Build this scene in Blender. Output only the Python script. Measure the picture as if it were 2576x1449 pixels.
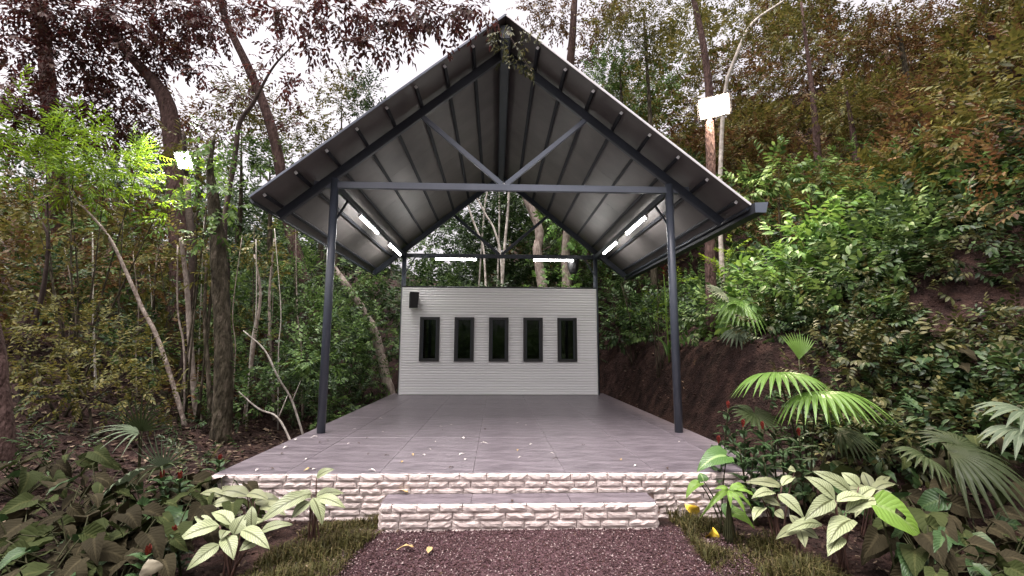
import bpy, bmesh, math
import numpy as np
from mathutils import Vector, Matrix

# ------------------------------------------------------------------ scene, camera, light
for o in list(bpy.data.objects):
    bpy.data.objects.remove(o, do_unlink=True)
S = bpy.context.scene
COL = S.collection
rng = np.random.default_rng(11)
RAD = math.radians

FPX, CX, CY = 1151.1, 1288.0, 724.5            # focal length and centre for a 2576 px wide picture
CAM = np.array([-0.102, 0.0, 1.6])
YAW, PITCH, ROLL = 0.0345, 0.129, 0.0044
fw = np.array([math.sin(YAW) * math.cos(PITCH), math.cos(YAW) * math.cos(PITCH), math.sin(PITCH)])
r0 = np.array([math.cos(YAW), -math.sin(YAW), 0.0])
u0 = np.cross(r0, fw)
rt = r0 * math.cos(ROLL) + u0 * math.sin(ROLL)
up = -r0 * math.sin(ROLL) + u0 * math.cos(ROLL)
cd = bpy.data.cameras.new('camera')
cd.sensor_width = 36.0
cd.lens = 36.0 * FPX / 2576.0
cd.clip_start, cd.clip_end = 0.05, 500.0
cam = bpy.data.objects.new('camera', cd)
cam.matrix_world = Matrix(((rt[0], up[0], -fw[0], CAM[0]), (rt[1], up[1], -fw[1], CAM[1]),
                           (rt[2], up[2], -fw[2], CAM[2]), (0, 0, 0, 1)))
COL.objects.link(cam)
S.camera = cam

W = bpy.data.worlds.new('World')
S.world = W
W.use_nodes = True
wn = W.node_tree
wn.nodes.clear()
sky = wn.nodes.new('ShaderNodeTexSky')
sky.sky_type = 'NISHITA'
sky.sun_disc = False
sky.sun_elevation = RAD(72)
sky.sun_rotation = RAD(232)
sky.air_density = 1.0
sky.dust_density = 8.0
sky.ozone_density = 1.0
hs = wn.nodes.new('ShaderNodeHueSaturation')
hs.inputs['Saturation'].default_value = 0.12
bg = wn.nodes.new('ShaderNodeBackground')
bg.inputs['Strength'].default_value = 0.15
wo = wn.nodes.new('ShaderNodeOutputWorld')
wn.links.new(sky.outputs[0], hs.inputs['Color'])
tn = wn.nodes.new('ShaderNodeMixRGB')
tn.blend_type = 'MULTIPLY'
tn.inputs[0].default_value = 1.0
tn.inputs[2].default_value = (1.04, 0.965, 0.985, 1)
wn.links.new(hs.outputs[0], tn.inputs[1])
wn.links.new(tn.outputs[0], bg.inputs['Color'])
wn.links.new(bg.outputs[0], wo.inputs['Surface'])

sl = bpy.data.lights.new('sun', 'SUN')
sl.energy = 1.4
sl.angle = RAD(25)
sl.color = (1.0, 0.96, 0.92)
sun = bpy.data.objects.new('sun', sl)
sd = Vector((math.sin(RAD(232)) * math.cos(RAD(72)), math.cos(RAD(232)) * math.cos(RAD(72)), math.sin(RAD(72))))
sun.rotation_euler = sd.to_track_quat('Z', 'Y').to_euler()
sun.location = (-6, -4, 18)
COL.objects.link(sun)

S.view_settings.view_transform = 'Standard'
S.view_settings.look = 'None'
S.view_settings.exposure = 1.38
S.view_settings.gamma = 1.0
S.render.engine = 'CYCLES'
S.cycles.max_bounces = 6
S.cycles.diffuse_bounces = 3
S.cycles.transparent_max_bounces = 6

# ------------------------------------------------------------------ pixel helpers
def ray(px, py):
    d = fw + rt * ((px - CX) / FPX) - up * ((py - CY) / FPX)
    return d / d[1]                                # per metre of y

def pt(px, py, Y):
    return CAM + ray(px, py) * Y

# ------------------------------------------------------------------ terrain height
def sst(a, b, x):
    t = np.clip((x - a) / (b - a), 0, 1)
    return t * t * (3 - 2 * t)

def spl(x, k=0.35):
    return k * np.log1p(np.exp(np.clip(x / k, -40, 40)))

def vnoise(x, y, s, seed=0):
    r = np.random.default_rng(seed)
    v = 0
    for _ in range(7):
        a = r.uniform(0, 6.283); f = s * r.uniform(0.6, 1.7); p = r.uniform(0, 6.283)
        v = v + np.sin((x * math.cos(a) + y * math.sin(a)) * f + p)
    return v / 7

def H(x, y):
    x = np.asarray(x, float); y = np.asarray(y, float)
    left = 0.24 * spl(-x - 3.7)
    xb = 2.88 + 0.45 * np.clip((7.6 - y) / 2.4, 0, 2.2) ** 1.2
    d = x - xb
    bank = 1.35 * sst(0.0, 1.15, d) * sst(4.6, 7.2, y)
    right = bank + 0.40 * spl(d - 0.35, 0.3) + 0.42 * spl(x - 6.2, 0.6)
    back = (0.28 + 0.3 * sst(-3, 5, x)) * spl(y - 13.4, 0.6)
    off = np.maximum(np.maximum(np.abs(x) - 2.9, 4.2 - y), y - 12.3)
    n = 0.10 * vnoise(x, y, 1.6, 1) + 0.035 * vnoise(x, y, 6.5, 2) + 0.03 * vnoise(x, y, 15.0, 3)
    n = n * sst(0.0, 0.9, off) * sst(1.3, 2.6, np.abs(x - 0.15) + 0.4 * np.clip(y - 5, 0, 4))
    return left + right + back + n

def ground(px, py, y0=1.5, y1=40.0):
    r = ray(px, py)
    ys = np.linspace(y0, y1, 1500)
    P = CAM[None, :] + r[None, :] * ys[:, None]
    below = P[:, 2] < H(P[:, 0], P[:, 1])
    i = int(np.argmax(below)) if below.any() else len(ys) - 1
    return P[i]

# ------------------------------------------------------------------ materials
MATS = {}
def nmat(name):
    m = bpy.data.materials.new(name)
    m.use_nodes = True
    MATS[name] = m
    nt = m.node_tree
    b = nt.nodes['Principled BSDF']
    return m, nt, b

def inp(b, k, v):
    if k in b.inputs:
        b.inputs[k].default_value = v

def surf(name, c1, c2, rough=0.6, scale=6.0, bump=0.2, bscale=None, metal=0.0, spec=0.5, detail=6.0, c3=None, stretch=(1, 1, 1), rand=0.0, bdist=0.02):
    m, nt, b = nmat(name)
    tc = nt.nodes.new('ShaderNodeTexCoord')
    mp = nt.nodes.new('ShaderNodeMapping')
    mp.inputs['Scale'].default_value = stretch
    nt.links.new(tc.outputs['Object'], mp.inputs['Vector'])
    n1 = nt.nodes.new('ShaderNodeTexNoise')
    n1.inputs['Scale'].default_value = scale
    n1.inputs['Detail'].default_value = detail
    n1.inputs['Roughness'].default_value = 0.6
    nt.links.new(mp.outputs[0], n1.inputs['Vector'])
    cr = nt.nodes.new('ShaderNodeValToRGB')
    cr.color_ramp.elements[0].position = 0.32
    cr.color_ramp.elements[1].position = 0.68
    cr.color_ramp.elements[0].color = (*c1, 1)
    cr.color_ramp.elements[1].color = (*c2, 1)
    if c3:
        e = cr.color_ramp.elements.new(0.5); e.color = (*c3, 1)
    nt.links.new(n1.outputs[0], cr.inputs[0])
    out = cr.outputs[0]
    if rand:
        oi = nt.nodes.new('ShaderNodeObjectInfo')
        mr = nt.nodes.new('ShaderNodeMapRange')
        mr.inputs[3].default_value = 1 - rand; mr.inputs[4].default_value = 1 + rand
        nt.links.new(oi.outputs['Random'], mr.inputs[0])
        hv = nt.nodes.new('ShaderNodeHueSaturation')
        nt.links.new(mr.outputs[0], hv.inputs['Value'])
        nt.links.new(out, hv.inputs['Color'])
        out = hv.outputs[0]
    nt.links.new(out, b.inputs['Base Color'])
    inp(b, 'Roughness', rough); inp(b, 'Metallic', metal); inp(b, 'Specular IOR Level', spec)
    if bump:
        n2 = nt.nodes.new('ShaderNodeTexNoise')
        n2.inputs['Scale'].default_value = bscale or scale * 4
        n2.inputs['Detail'].default_value = 5
        nt.links.new(mp.outputs[0], n2.inputs['Vector'])
        bp = nt.nodes.new('ShaderNodeBump')
        bp.inputs['Strength'].default_value = bump
        bp.inputs['Distance'].default_value = bdist
        nt.links.new(n2.outputs[0], bp.inputs['Height'])
        nt.links.new(bp.outputs[0], b.inputs['Normal'])
    return m

def leafmat(name, cols, rough=0.42, trans=0.22, spec=0.45, tcol=None):
    """foliage: each leaf (mesh island) takes a colour of its own"""
    m, nt, b = nmat(name)
    ge = nt.nodes.new('ShaderNodeNewGeometry')
    cr = nt.nodes.new('ShaderNodeValToRGB')
    el = cr.color_ramp.elements
    el[0].position = 0; el[0].color = (*cols[0], 1)
    el[1].position = 1; el[1].color = (*cols[-1], 1)
    for i, c in enumerate(cols[1:-1]):
        e = el.new((i + 1) / (len(cols) - 1)); e.color = (*c, 1)
    nt.links.new(ge.outputs['Random Per Island'], cr.inputs[0])
    nt.links.new(cr.outputs[0], b.inputs['Base Color'])
    inp(b, 'Roughness', rough); inp(b, 'Specular IOR Level', spec)
    if trans:
        tr = nt.nodes.new('ShaderNodeBsdfTranslucent')
        hv = nt.nodes.new('ShaderNodeHueSaturation')
        hv.inputs['Value'].default_value = 1.5
        hv.inputs['Hue'].default_value = 0.485
        nt.links.new(cr.outputs[0], hv.inputs['Color'])
        nt.links.new(hv.outputs[0], tr.inputs['Color'])
        mx = nt.nodes.new('ShaderNodeMixShader')
        mx.inputs[0].default_value = trans
        out = nt.nodes['Material Output']
        nt.links.new(b.outputs[0], mx.inputs[1]); nt.links.new(tr.outputs[0], mx.inputs[2])
        nt.links.new(mx.outputs[0], out.inputs['Surface'])
    return m

def stripemat(name, pale, dark, rib, freq=26.0, lat=0.5, rough=0.4, trans=0.15, width=0.35, spec=0.35):
    """broad leaf with a midrib and fine side veins running along the UVs"""
    m, nt, b = nmat(name)
    N = nt.nodes.new; L = nt.links.new
    uv = N('ShaderNodeUVMap'); uv.uv_map = 'UVMap'
    sx = N('ShaderNodeSeparateXYZ'); L(uv.outputs[0], sx.inputs[0])
    a = N('ShaderNodeMath'); a.operation = 'SUBTRACT'; a.inputs[1].default_value = 0.5; L(sx.outputs[0], a.inputs[0])
    ab = N('ShaderNodeMath'); ab.operation = 'ABSOLUTE'; L(a.outputs[0], ab.inputs[0])
    k = N('ShaderNodeMath'); k.operation = 'MULTIPLY'; k.inputs[1].default_value = -0.55; L(ab.outputs[0], k.inputs[0])
    s = N('ShaderNodeMath'); s.operation = 'ADD'; L(sx.outputs[1], s.inputs[0]); L(k.outputs[0], s.inputs[1])
    nz = N('ShaderNodeTexNoise'); nz.inputs['Scale'].default_value = 5; L(uv.outputs[0], nz.inputs['Vector'])
    nk = N('ShaderNodeMath'); nk.operation = 'MULTIPLY_ADD'; nk.inputs[1].default_value = 0.05; L(nz.outputs[0], nk.inputs[0]); L(s.outputs[0], nk.inputs[2])
    fr = N('ShaderNodeMath'); fr.operation = 'MULTIPLY'; fr.inputs[1].default_value = freq * 3.1416; L(nk.outputs[0], fr.inputs[0])
    sn = N('ShaderNodeMath'); sn.operation = 'SINE'; L(fr.outputs[0], sn.inputs[0])
    sa = N('ShaderNodeMath'); sa.operation = 'ABSOLUTE'; L(sn.outputs[0], sa.inputs[0])
    st = N('ShaderNodeMapRange'); st.inputs[1].default_value = 0.0; st.inputs[2].default_value = width
    st.inputs[3].default_value = lat; st.inputs[4].default_value = 0.0; L(sa.outputs[0], st.inputs[0])
    mid = N('ShaderNodeMapRange'); mid.inputs[1].default_value = 0.03; mid.inputs[2].default_value = 0.085
    mid.inputs[3].default_value = 1.0; mid.inputs[4].default_value = 0.0; L(ab.outputs[0], mid.inputs[0])
    n2 = N('ShaderNodeTexNoise'); n2.inputs['Scale'].default_value = 3.0
    oi = N('ShaderNodeObjectInfo')
    vr = N('ShaderNodeMapRange'); vr.inputs[3].default_value = 0.72; vr.inputs[4].default_value = 1.15; L(oi.outputs['Random'], vr.inputs[0])
    m1 = N('ShaderNodeMixRGB'); m1.inputs[1].default_value = (*pale, 1); m1.inputs[2].default_value = (*dark, 1); L(st.outputs[0], m1.inputs[0])
    m2 = N('ShaderNodeMixRGB'); m2.inputs[2].default_value = (*rib, 1); L(mid.outputs[0], m2.inputs[0]); L(m1.outputs[0], m2.inputs[1])
    hv = N('ShaderNodeHueSaturation'); L(vr.outputs[0], hv.inputs['Value']); L(m2.outputs[0], hv.inputs['Color'])
    L(hv.outputs[0], b.inputs['Base Color'])
    inp(b, 'Roughness', rough); inp(b, 'Specular IOR Level', spec)
    bp = N('ShaderNodeBump'); bp.inputs['Strength'].default_value = 0.35; bp.inputs['Distance'].default_value = 0.006
    L(sa.outputs[0], bp.inputs['Height']); L(bp.outputs[0], b.inputs['Normal'])
    tr = N('ShaderNodeBsdfTranslucent'); L(hv.outputs[0], tr.inputs['Color'])
    mx = N('ShaderNodeMixShader'); mx.inputs[0].default_value = trans
    L(b.outputs[0], mx.inputs[1]); L(tr.outputs[0], mx.inputs[2]); L(mx.outputs[0], nt.nodes['Material Output'].inputs['Surface'])
    return m

def emit(name, col, strength):
    m, nt, b = nmat(name)
    inp(b, 'Base Color', (0.8, 0.8, 0.8, 1))
    inp(b, 'Emission Color', (*col, 1)); inp(b, 'Emission Strength', strength)
    return m

surf('soil', (0.010, 0.006, 0.005), (0.052, 0.029, 0.023), 0.95, 4.5, 1.0, 30, spec=0.12, c3=(0.025, 0.014, 0.012), bdist=0.06, detail=10)
surf('path_bed', (0.040, 0.020, 0.023), (0.085, 0.046, 0.052), 0.95, 30.0, 0.5, 90, spec=0.2)
surf('gutter', (0.020, 0.022, 0.027), (0.028, 0.031, 0.038), 0.65, 3.0, 0.05, 60, spec=0.2)
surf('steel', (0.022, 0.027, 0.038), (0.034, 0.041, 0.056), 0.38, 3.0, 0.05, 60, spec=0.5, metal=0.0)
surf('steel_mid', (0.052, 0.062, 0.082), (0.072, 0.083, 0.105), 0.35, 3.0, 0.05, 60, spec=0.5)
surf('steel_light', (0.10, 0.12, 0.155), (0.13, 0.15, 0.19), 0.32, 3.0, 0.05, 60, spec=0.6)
surf('sheet', (0.095, 0.087, 0.086), (0.150, 0.138, 0.134), 0.45, 1.4, 0.05, 8, spec=0.4, stretch=(1, 1, 1), rand=0.05)
surf('trim_white', (0.62, 0.62, 0.63), (0.74, 0.73, 0.73), 0.5, 9.0, 0.05)
surf('cladding', (0.80, 0.79, 0.80), (0.88, 0.87, 0.88), 0.5, 1.2, 0.04, 40, rand=0.04)
surf('black_frame', (0.012, 0.012, 0.014), (0.02, 0.02, 0.022), 0.4, 8.0, 0.03)
surf('black_plastic', (0.010, 0.010, 0.011), (0.018, 0.018, 0.02), 0.45, 40.0, 0.25, 160)
surf('floor', (0.066, 0.055, 0.064), (0.168, 0.144, 0.160), 0.34, 3.2, 0.35, 9.0, spec=0.35, c3=(0.118, 0.101, 0.113), stretch=(0.8, 2.6, 1), rand=0.06, bdist=0.03)
surf('grout', (0.13, 0.117, 0.12), (0.17, 0.152, 0.157), 0.9, 20, 0.2)
surf('mortar', (0.36, 0.25, 0.21), (0.52, 0.41, 0.37), 0.9, 9, 0.5, 40)
surf('brick', (0.34, 0.255, 0.225), (0.72, 0.63, 0.60), 0.8, 7.0, 0.6, 26, spec=0.25, c3=(0.58, 0.495, 0.465), stretch=(0.7, 1, 2.2), rand=0.10, bdist=0.012)
surf('bark', (0.020, 0.016, 0.012), (0.120, 0.098, 0.075), 0.9, 13.0, 1.0, 30, spec=0.12, stretch=(1, 1, 0.3), bdist=0.06, c3=(0.050, 0.043, 0.028), detail=9)
surf('bark_pale', (0.13, 0.095, 0.078), (0.34, 0.29, 0.25), 0.85, 12.0, 0.8, 30, spec=0.15, stretch=(1, 1, 0.5), bdist=0.04, detail=9)
surf('bark_dark', (0.022, 0.016, 0.014), (0.06, 0.043, 0.037), 0.9, 6.0, 0.5, 25, spec=0.15)
surf('bark_red', (0.035, 0.021, 0.018), (0.105, 0.066, 0.058), 0.9, 12.0, 1.0, 28, spec=0.12, stretch=(1, 1, 0.3), bdist=0.06, detail=9)
surf('birch', (0.22, 0.19, 0.16), (0.55, 0.51, 0.46), 0.8, 9.0, 0.3, 30, spec=0.2)
surf('stalk', (0.020, 0.022, 0.010), (0.045, 0.045, 0.020), 0.75, 12, 0.1, spec=0.15)
surf('stalk_red', (0.05, 0.022, 0.018), (0.10, 0.05, 0.035), 0.6, 12, 0.1)
surf('red_flower', (0.11, 0.012, 0.009), (0.24, 0.030, 0.020), 0.4, 14, 0.2)
surf('yellow_leaf', (0.62, 0.40, 0.03), (0.85, 0.62, 0.07), 0.5, 8, 0.15)
surf('pale_leaf', (0.17, 0.15, 0.10), (0.27, 0.24, 0.17), 0.6, 8, 0.1)
surf('litter_white', (0.55, 0.50, 0.46), (0.75, 0.70, 0.66), 0.7, 20, 0.1)
surf('litter_brown', (0.030, 0.018, 0.014), (0.07, 0.042, 0.03), 0.7, 20, 0.1)
surf('litter_tan', (0.30, 0.20, 0.08), (0.50, 0.36, 0.16), 0.7, 20, 0.1)

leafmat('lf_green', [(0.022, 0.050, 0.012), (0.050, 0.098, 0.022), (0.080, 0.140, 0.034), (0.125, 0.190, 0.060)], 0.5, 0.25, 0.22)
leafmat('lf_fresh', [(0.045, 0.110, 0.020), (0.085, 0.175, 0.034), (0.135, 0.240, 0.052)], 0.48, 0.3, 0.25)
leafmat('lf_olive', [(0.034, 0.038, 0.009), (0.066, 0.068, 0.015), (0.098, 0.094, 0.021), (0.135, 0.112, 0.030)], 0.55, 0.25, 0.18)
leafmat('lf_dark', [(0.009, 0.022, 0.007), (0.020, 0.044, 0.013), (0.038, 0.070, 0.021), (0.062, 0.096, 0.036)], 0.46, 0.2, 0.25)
leafmat('lf_brown', [(0.042, 0.021, 0.010), (0.084, 0.045, 0.018), (0.122, 0.074, 0.026), (0.080, 0.070, 0.022)], 0.55, 0.25, 0.18)  # warm lens tint of the upper right is mixed into this brown
leafmat('lf_red', [(0.032, 0.011, 0.010), (0.064, 0.023, 0.019), (0.084, 0.036, 0.026), (0.054, 0.036, 0.019)], 0.55, 0.28, 0.18)  # reddish lens vignette put into the leaf colour
leafmat('lf_lime', [(0.045, 0.090, 0.006), (0.085, 0.155, 0.010), (0.135, 0.215, 0.016)], 0.5, 0.35, 0.2)
leafmat('lf_aroid', [(0.040, 0.036, 0.026), (0.060, 0.058, 0.038), (0.085, 0.082, 0.055)], 0.42, 0.1)
leafmat('lf_grass', [(0.022, 0.020, 0.007), (0.042, 0.042, 0.012), (0.066, 0.064, 0.018), (0.040, 0.030, 0.012), (0.120, 0.095, 0.040)], 0.6, 0.2, 0.15)
leafmat('lf_scrub', [(0.015, 0.020, 0.006), (0.034, 0.040, 0.012), (0.060, 0.064, 0.020), (0.105, 0.096, 0.036)], 0.5, 0.2, 0.2)
leafmat('lf_litter', [(0.012, 0.007, 0.006), (0.020, 0.012, 0.009), (0.040, 0.024, 0.016), (0.026, 0.016, 0.012), (0.055, 0.034, 0.023), (0.20, 0.150, 0.105)], 0.8, 0.0, 0.15)
leafmat('pebble', [(0.020, 0.010, 0.011), (0.042, 0.020, 0.022), (0.075, 0.040, 0.043), (0.030, 0.015, 0.016), (0.060, 0.026, 0.022), (0.095, 0.055, 0.058), (0.036, 0.018, 0.020), (0.110, 0.065, 0.066), (0.34, 0.27, 0.26)], 0.75, 0.0, 0.2)
stripemat('calathea', (0.30, 0.335, 0.185), (0.085, 0.115, 0.042), (0.075, 0.085, 0.030), 11, 1.0, width=0.5)
stripemat('calathea_dim', (0.20, 0.215, 0.115), (0.085, 0.10, 0.045), (0.055, 0.065, 0.028), 22, 0.7)
stripemat('glossy_leaf', (0.075, 0.155, 0.040), (0.20, 0.33, 0.115), (0.26, 0.38, 0.14), 13, 0.55, 0.25, 0.15, 0.22)
stripemat('bright_leaf', (0.165, 0.285, 0.045), (0.11, 0.20, 0.035), (0.20, 0.30, 0.08), 10, 0.5, 0.35, 0.3, 0.3)
stripemat('aroid', (0.026, 0.022, 0.012), (0.012, 0.010, 0.006), (0.045, 0.038, 0.021), 9, 0.5, 0.8, 0.10, 0.3, 0.06)
stripemat('aroid_green', (0.032, 0.041, 0.013), (0.015, 0.020, 0.006), (0.055, 0.062, 0.022), 9, 0.5, 0.75, 0.15, 0.3, 0.08)
stripemat('fan_bright', (0.15, 0.275, 0.050), (0.07, 0.14, 0.028), (0.21, 0.34, 0.10), 3, 0.4, 0.36, 0.28)
stripemat('fan_dark', (0.030, 0.042, 0.016), (0.018, 0.025, 0.010), (0.05, 0.06, 0.025), 3, 0.4, 0.5, 0.12, spec=0.15)
stripemat('fan_grey', (0.095, 0.125, 0.075), (0.055, 0.075, 0.042), (0.14, 0.17, 0.11), 3, 0.4, 0.5, 0.15, spec=0.2)
stripemat('ginger', (0.035, 0.068, 0.024), (0.024, 0.048, 0.017), (0.06, 0.10, 0.035), 10, 0.4, 0.42, 0.12, spec=0.22)
emit('tube_glow', (1.0, 0.97, 0.93), 31.0)
emit('flood_glow_warm', (1.0, 0.80, 0.62), 420.0)
emit('flood_glow_cool', (1.0, 0.98, 0.90), 420.0)
m, nt, b = nmat('glass')
g = nt.nodes.new('ShaderNodeBsdfGlossy'); g.inputs['Roughness'].default_value = 0.03; g.inputs['Color'].default_value = (0.8, 0.85, 0.85, 1)
t_ = nt.nodes.new('ShaderNodeBsdfTransparent'); t_.inputs['Color'].default_value = (0.13, 0.145, 0.145, 1)
mxg = nt.nodes.new('ShaderNodeMixShader')
fz = nt.nodes.new('ShaderNodeFresnel'); fz.inputs['IOR'].default_value = 1.5
nt.links.new(fz.outputs[0], mxg.inputs[0]); nt.links.new(t_.outputs[0], mxg.inputs[1]); nt.links.new(g.outputs[0], mxg.inputs[2])
nt.links.new(mxg.outputs[0], nt.nodes['Material Output'].inputs['Surface'])

# ------------------------------------------------------------------ object helpers
def tag(o, label=None, cat=None, group=None, kind=None):
    if label: o['label'] = label
    if cat: o['category'] = cat
    if group: o['group'] = group
    if kind: o['kind'] = kind
    return o

def empty(name, loc, label, cat, group=None):
    o = bpy.data.objects.new(name, None)
    o.empty_display_size = 0.1
    o.location = loc
    COL.objects.link(o)
    return tag(o, label, cat, group)

def link(name, me, parent=None, loc=None, rot=None, scale=None):
    o = bpy.data.objects.new(name, me)
    COL.objects.link(o)
    if parent is not None:
        o.parent = parent
    if loc is not None: o.location = loc
    if rot is not None: o.rotation_euler = rot
    if scale is not None: o.scale = scale
    return o

def mesh(name, V, F, mat, smooth=False, uv=None):
    me = bpy.data.meshes.new(name)
    me.from_pydata([tuple(map(float, v)) for v in V], [], [tuple(f) for f in F])
    me.materials.append(MATS[mat])
    if smooth:
        me.polygons.foreach_set('use_smooth', [True] * len(me.polygons))
    if uv is not None:
        l = me.uv_layers.new(name='UVMap')
        idx = np.zeros(len(me.loops), dtype=np.int32)
        me.loops.foreach_get('vertex_index', idx)
        l.data.foreach_set('uv', np.asarray(uv, dtype=np.float32)[idx].ravel())
    me.update()
    return me

def np_mesh(name, V, T, mat):
    """V (n,3) float, T (m,3) int triangles"""
    me = bpy.data.meshes.new(name)
    n, m_ = len(V), len(T)
    me.vertices.add(n); me.vertices.foreach_set('co', np.ascontiguousarray(V, dtype=np.float32).ravel())
    me.loops.add(m_ * 3); me.loops.foreach_set('vertex_index', np.ascontiguousarray(T, dtype=np.int32).ravel())
    me.polygons.add(m_)
    me.polygons.foreach_set('loop_start', np.arange(0, m_ * 3, 3, dtype=np.int32))
    me.polygons.foreach_set('loop_total', np.full(m_, 3, dtype=np.int32))
    me.materials.append(MATS[mat])
    me.update(calc_edges=True)
    return me

def nrm(v):
    v = np.asarray(v, float)
    return v / (np.linalg.norm(v) + 1e-9)

def local(V, o):
    return np.asarray(V, float) - np.array(o.location)

def bar_geo(p0, p1, w, h, upv=(0, 0, 1), ch=0.12):
    """chamfered rectangular tube from p0 to p1"""
    p0, p1 = np.array(p0, float), np.array(p1, float)
    a = nrm(p1 - p0); s = nrm(np.cross(a, upv)); u = np.cross(s, a)
    c = min(w, h) * ch
    prof = [(-w/2+c, -h/2), (w/2-c, -h/2), (w/2, -h/2+c), (w/2, h/2-c), (w/2-c, h/2), (-w/2+c, h/2), (-w/2, h/2-c), (-w/2, -h/2+c)]
    V = [p0 + s*x + u*z for x, z in prof] + [p1 + s*x + u*z for x, z in prof]
    F = [(i, (i+1) % 8, 8 + (i+1) % 8, 8 + i) for i in range(8)] + [tuple(range(7, -1, -1)), tuple(range(8, 16))]
    return V, F

def bar(name, p0, p1, w, h, mat, parent, upv=(0, 0, 1)):
    V, F = bar_geo(p0, p1, w, h, upv)
    return link(name, mesh(name, local(V, parent), F, mat), parent)

def join(parts):
    V, F = [], []
    for v, f in parts:
        k = len(V); V += list(v); F += [tuple(i + k for i in q) for q in f]
    return V, F

def smooth_line(P, R, n=6):
    P = np.array(P, float); R = np.array(R, float)
    if len(P) < 3:
        t = np.linspace(0, 1, n + 1)[:, None]
        return P[0] + (P[-1] - P[0]) * t, R[0] + (R[-1] - R[0]) * t[:, 0]
    Q = np.vstack([2*P[0]-P[1], P, 2*P[-1]-P[-2]])
    out, rr = [], []
    for i in range(1, len(Q) - 2):
        for k in range(n):
            t = k / n
            out.append(0.5*((2*Q[i]) + (-Q[i-1]+Q[i+1])*t + (2*Q[i-1]-5*Q[i]+4*Q[i+1]-Q[i+2])*t*t + (-Q[i-1]+3*Q[i]-3*Q[i+1]+Q[i+2])*t**3))
            rr.append(R[i-1]*(1-t) + R[i]*t)
    out.append(P[-1]); rr.append(R[-1])
    return np.array(out), np.array(rr)

def tube_geo(P, R, seg=8, n=5, wob=0.0, seed=0):
    P, R = smooth_line(P, R, n)
    r = np.random.default_rng(seed)
    V, F = [], []
    ref = np.array([0.31, 0.95, 0.1])
    for i, p in enumerate(P):
        a = nrm(P[min(i+1, len(P)-1)] - P[max(i-1, 0)])
        s = nrm(np.cross(a, ref)); u = np.cross(s, a)
        for k in range(seg):
            an = 2*math.pi*k/seg
            q = R[i]*(1 + wob*r.uniform(-1, 1))
            V.append(p + s*math.cos(an)*q + u*math.sin(an)*q)
    for i in range(len(P)-1):
        for k in range(seg):
            F.append((i*seg+k, i*seg+(k+1) % seg, (i+1)*seg+(k+1) % seg, (i+1)*seg+k))
    F.append(tuple(range(seg-1, -1, -1))); F.append(tuple((len(P)-1)*seg+k for k in range(seg)))
    return V, F

def tube(name, P, R, mat, parent, seg=8, n=5, wob=0.0, seed=0):
    V, F = tube_geo(P, R, seg, n, wob, seed)
    return link(name, mesh(name, local(V, parent), F, mat, True), parent)

# ------------------------------------------------------------------ ground
def axis(a, b, da, c0, c1, fine):
    dense = np.arange(c0, c1 + 1e-6, fine)
    lo = c0 - np.cumsum(np.geomspace(fine, da, 26)); lo = lo[lo > a][::-1]
    hi = c1 + np.cumsum(np.geomspace(fine, da, 26)); hi = hi[hi < b]
    return np.concatenate([[a], lo, dense, hi, [b]])
xs = axis(-90, 90, 9, -9, 10, 0.10)
ys = axis(-40, 120, 9, 1.5, 16, 0.10)
gx, gy = np.meshgrid(xs, ys)
gz = H(gx, gy)
# cap the far slopes so the valley sides level off
gz = np.where(gz > 14, 14 + 3*np.log1p((gz-14)/3), gz)
V = np.stack([gx.ravel(), gy.ravel(), gz.ravel()], 1)
nx, ny = len(xs), len(ys)
ii = np.arange(nx*ny).reshape(ny, nx)
a_, b_, c_, d_ = ii[:-1, :-1].ravel(), ii[:-1, 1:].ravel(), ii[1:, 1:].ravel(), ii[1:, :-1].ravel()
me = np_mesh('ground', V, np.concatenate([np.stack([a_, b_, c_], 1), np.stack([a_, c_, d_], 1)]), 'soil')
me.polygons.foreach_set('use_smooth', [True]*len(me.polygons))
tag(link('ground', me), kind='structure', label='brown forest soil rising to an earth bank and a hillside')

# gravel path: a slightly raised bed leading to the step
def path_half(y):
    return -1.22 + 0.10*math.sin(y*2.1), 1.55 + 0.12*math.sin(y*1.7 + 1)
PV, PF = [], []
yy = np.linspace(-6, 4.28, 60)
for i, y in enumerate(yy):
    l, r_ = path_half(y)
    for k, t in enumerate(np.linspace(0, 1, 9)):
        x = l + (r_-l)*t
        PV.append((x, y, float(H(x, y)) + 0.012 + 0.012*math.sin(math.pi*t)))
    if i:
        for k in range(8):
            a = (i-1)*9+k
            PF.append((a, a+1, a+10, a+9))
tag(link('path', mesh('path', PV, PF, 'path_bed', True)), kind='structure', label='mauve gravel path leading to the step')
# pebbles
n = 42000
py_ = rng.uniform(2.5, 4.27, n)
lo_ = -1.22 + 0.10*np.sin(py_*2.1); hi_ = 1.55 + 0.12*np.sin(py_*1.7+1)
tt = rng.uniform(-0.06, 1.06, n)
px_ = lo_ + (hi_-lo_)*tt
keep = ~((px_ > -1.11) & (px_ < 1.36) & (py_ > 4.23))
px_, py_ = px_[keep], py_[keep]; n = len(px_)
octa = np.array([(1, 0, 0), (-1, 0, 0), (0, 1, 0), (0, -1, 0), (0, 0, 1), (0, 0, -1)], float)
ot = np.array([(0, 2, 4), (2, 1, 4), (1, 3, 4), (3, 0, 4), (2, 0, 5), (1, 2, 5), (3, 1, 5), (0, 3, 5)])
sz = rng.uniform(0.003, 0.0085, (n, 1))*np.stack([rng.uniform(0.8, 1.7, n), rng.uniform(0.6, 1.2, n), rng.uniform(0.5, 0.9, n)], 1)
an = rng.uniform(0, 6.28, n); ti = rng.normal(0, 0.35, n)
v = octa[None]*sz[:, None, :] * rng.uniform(0.75, 1.25, (n, 6, 1))
ca, sa_ = np.cos(an)[:, None], np.sin(an)[:, None]
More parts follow.
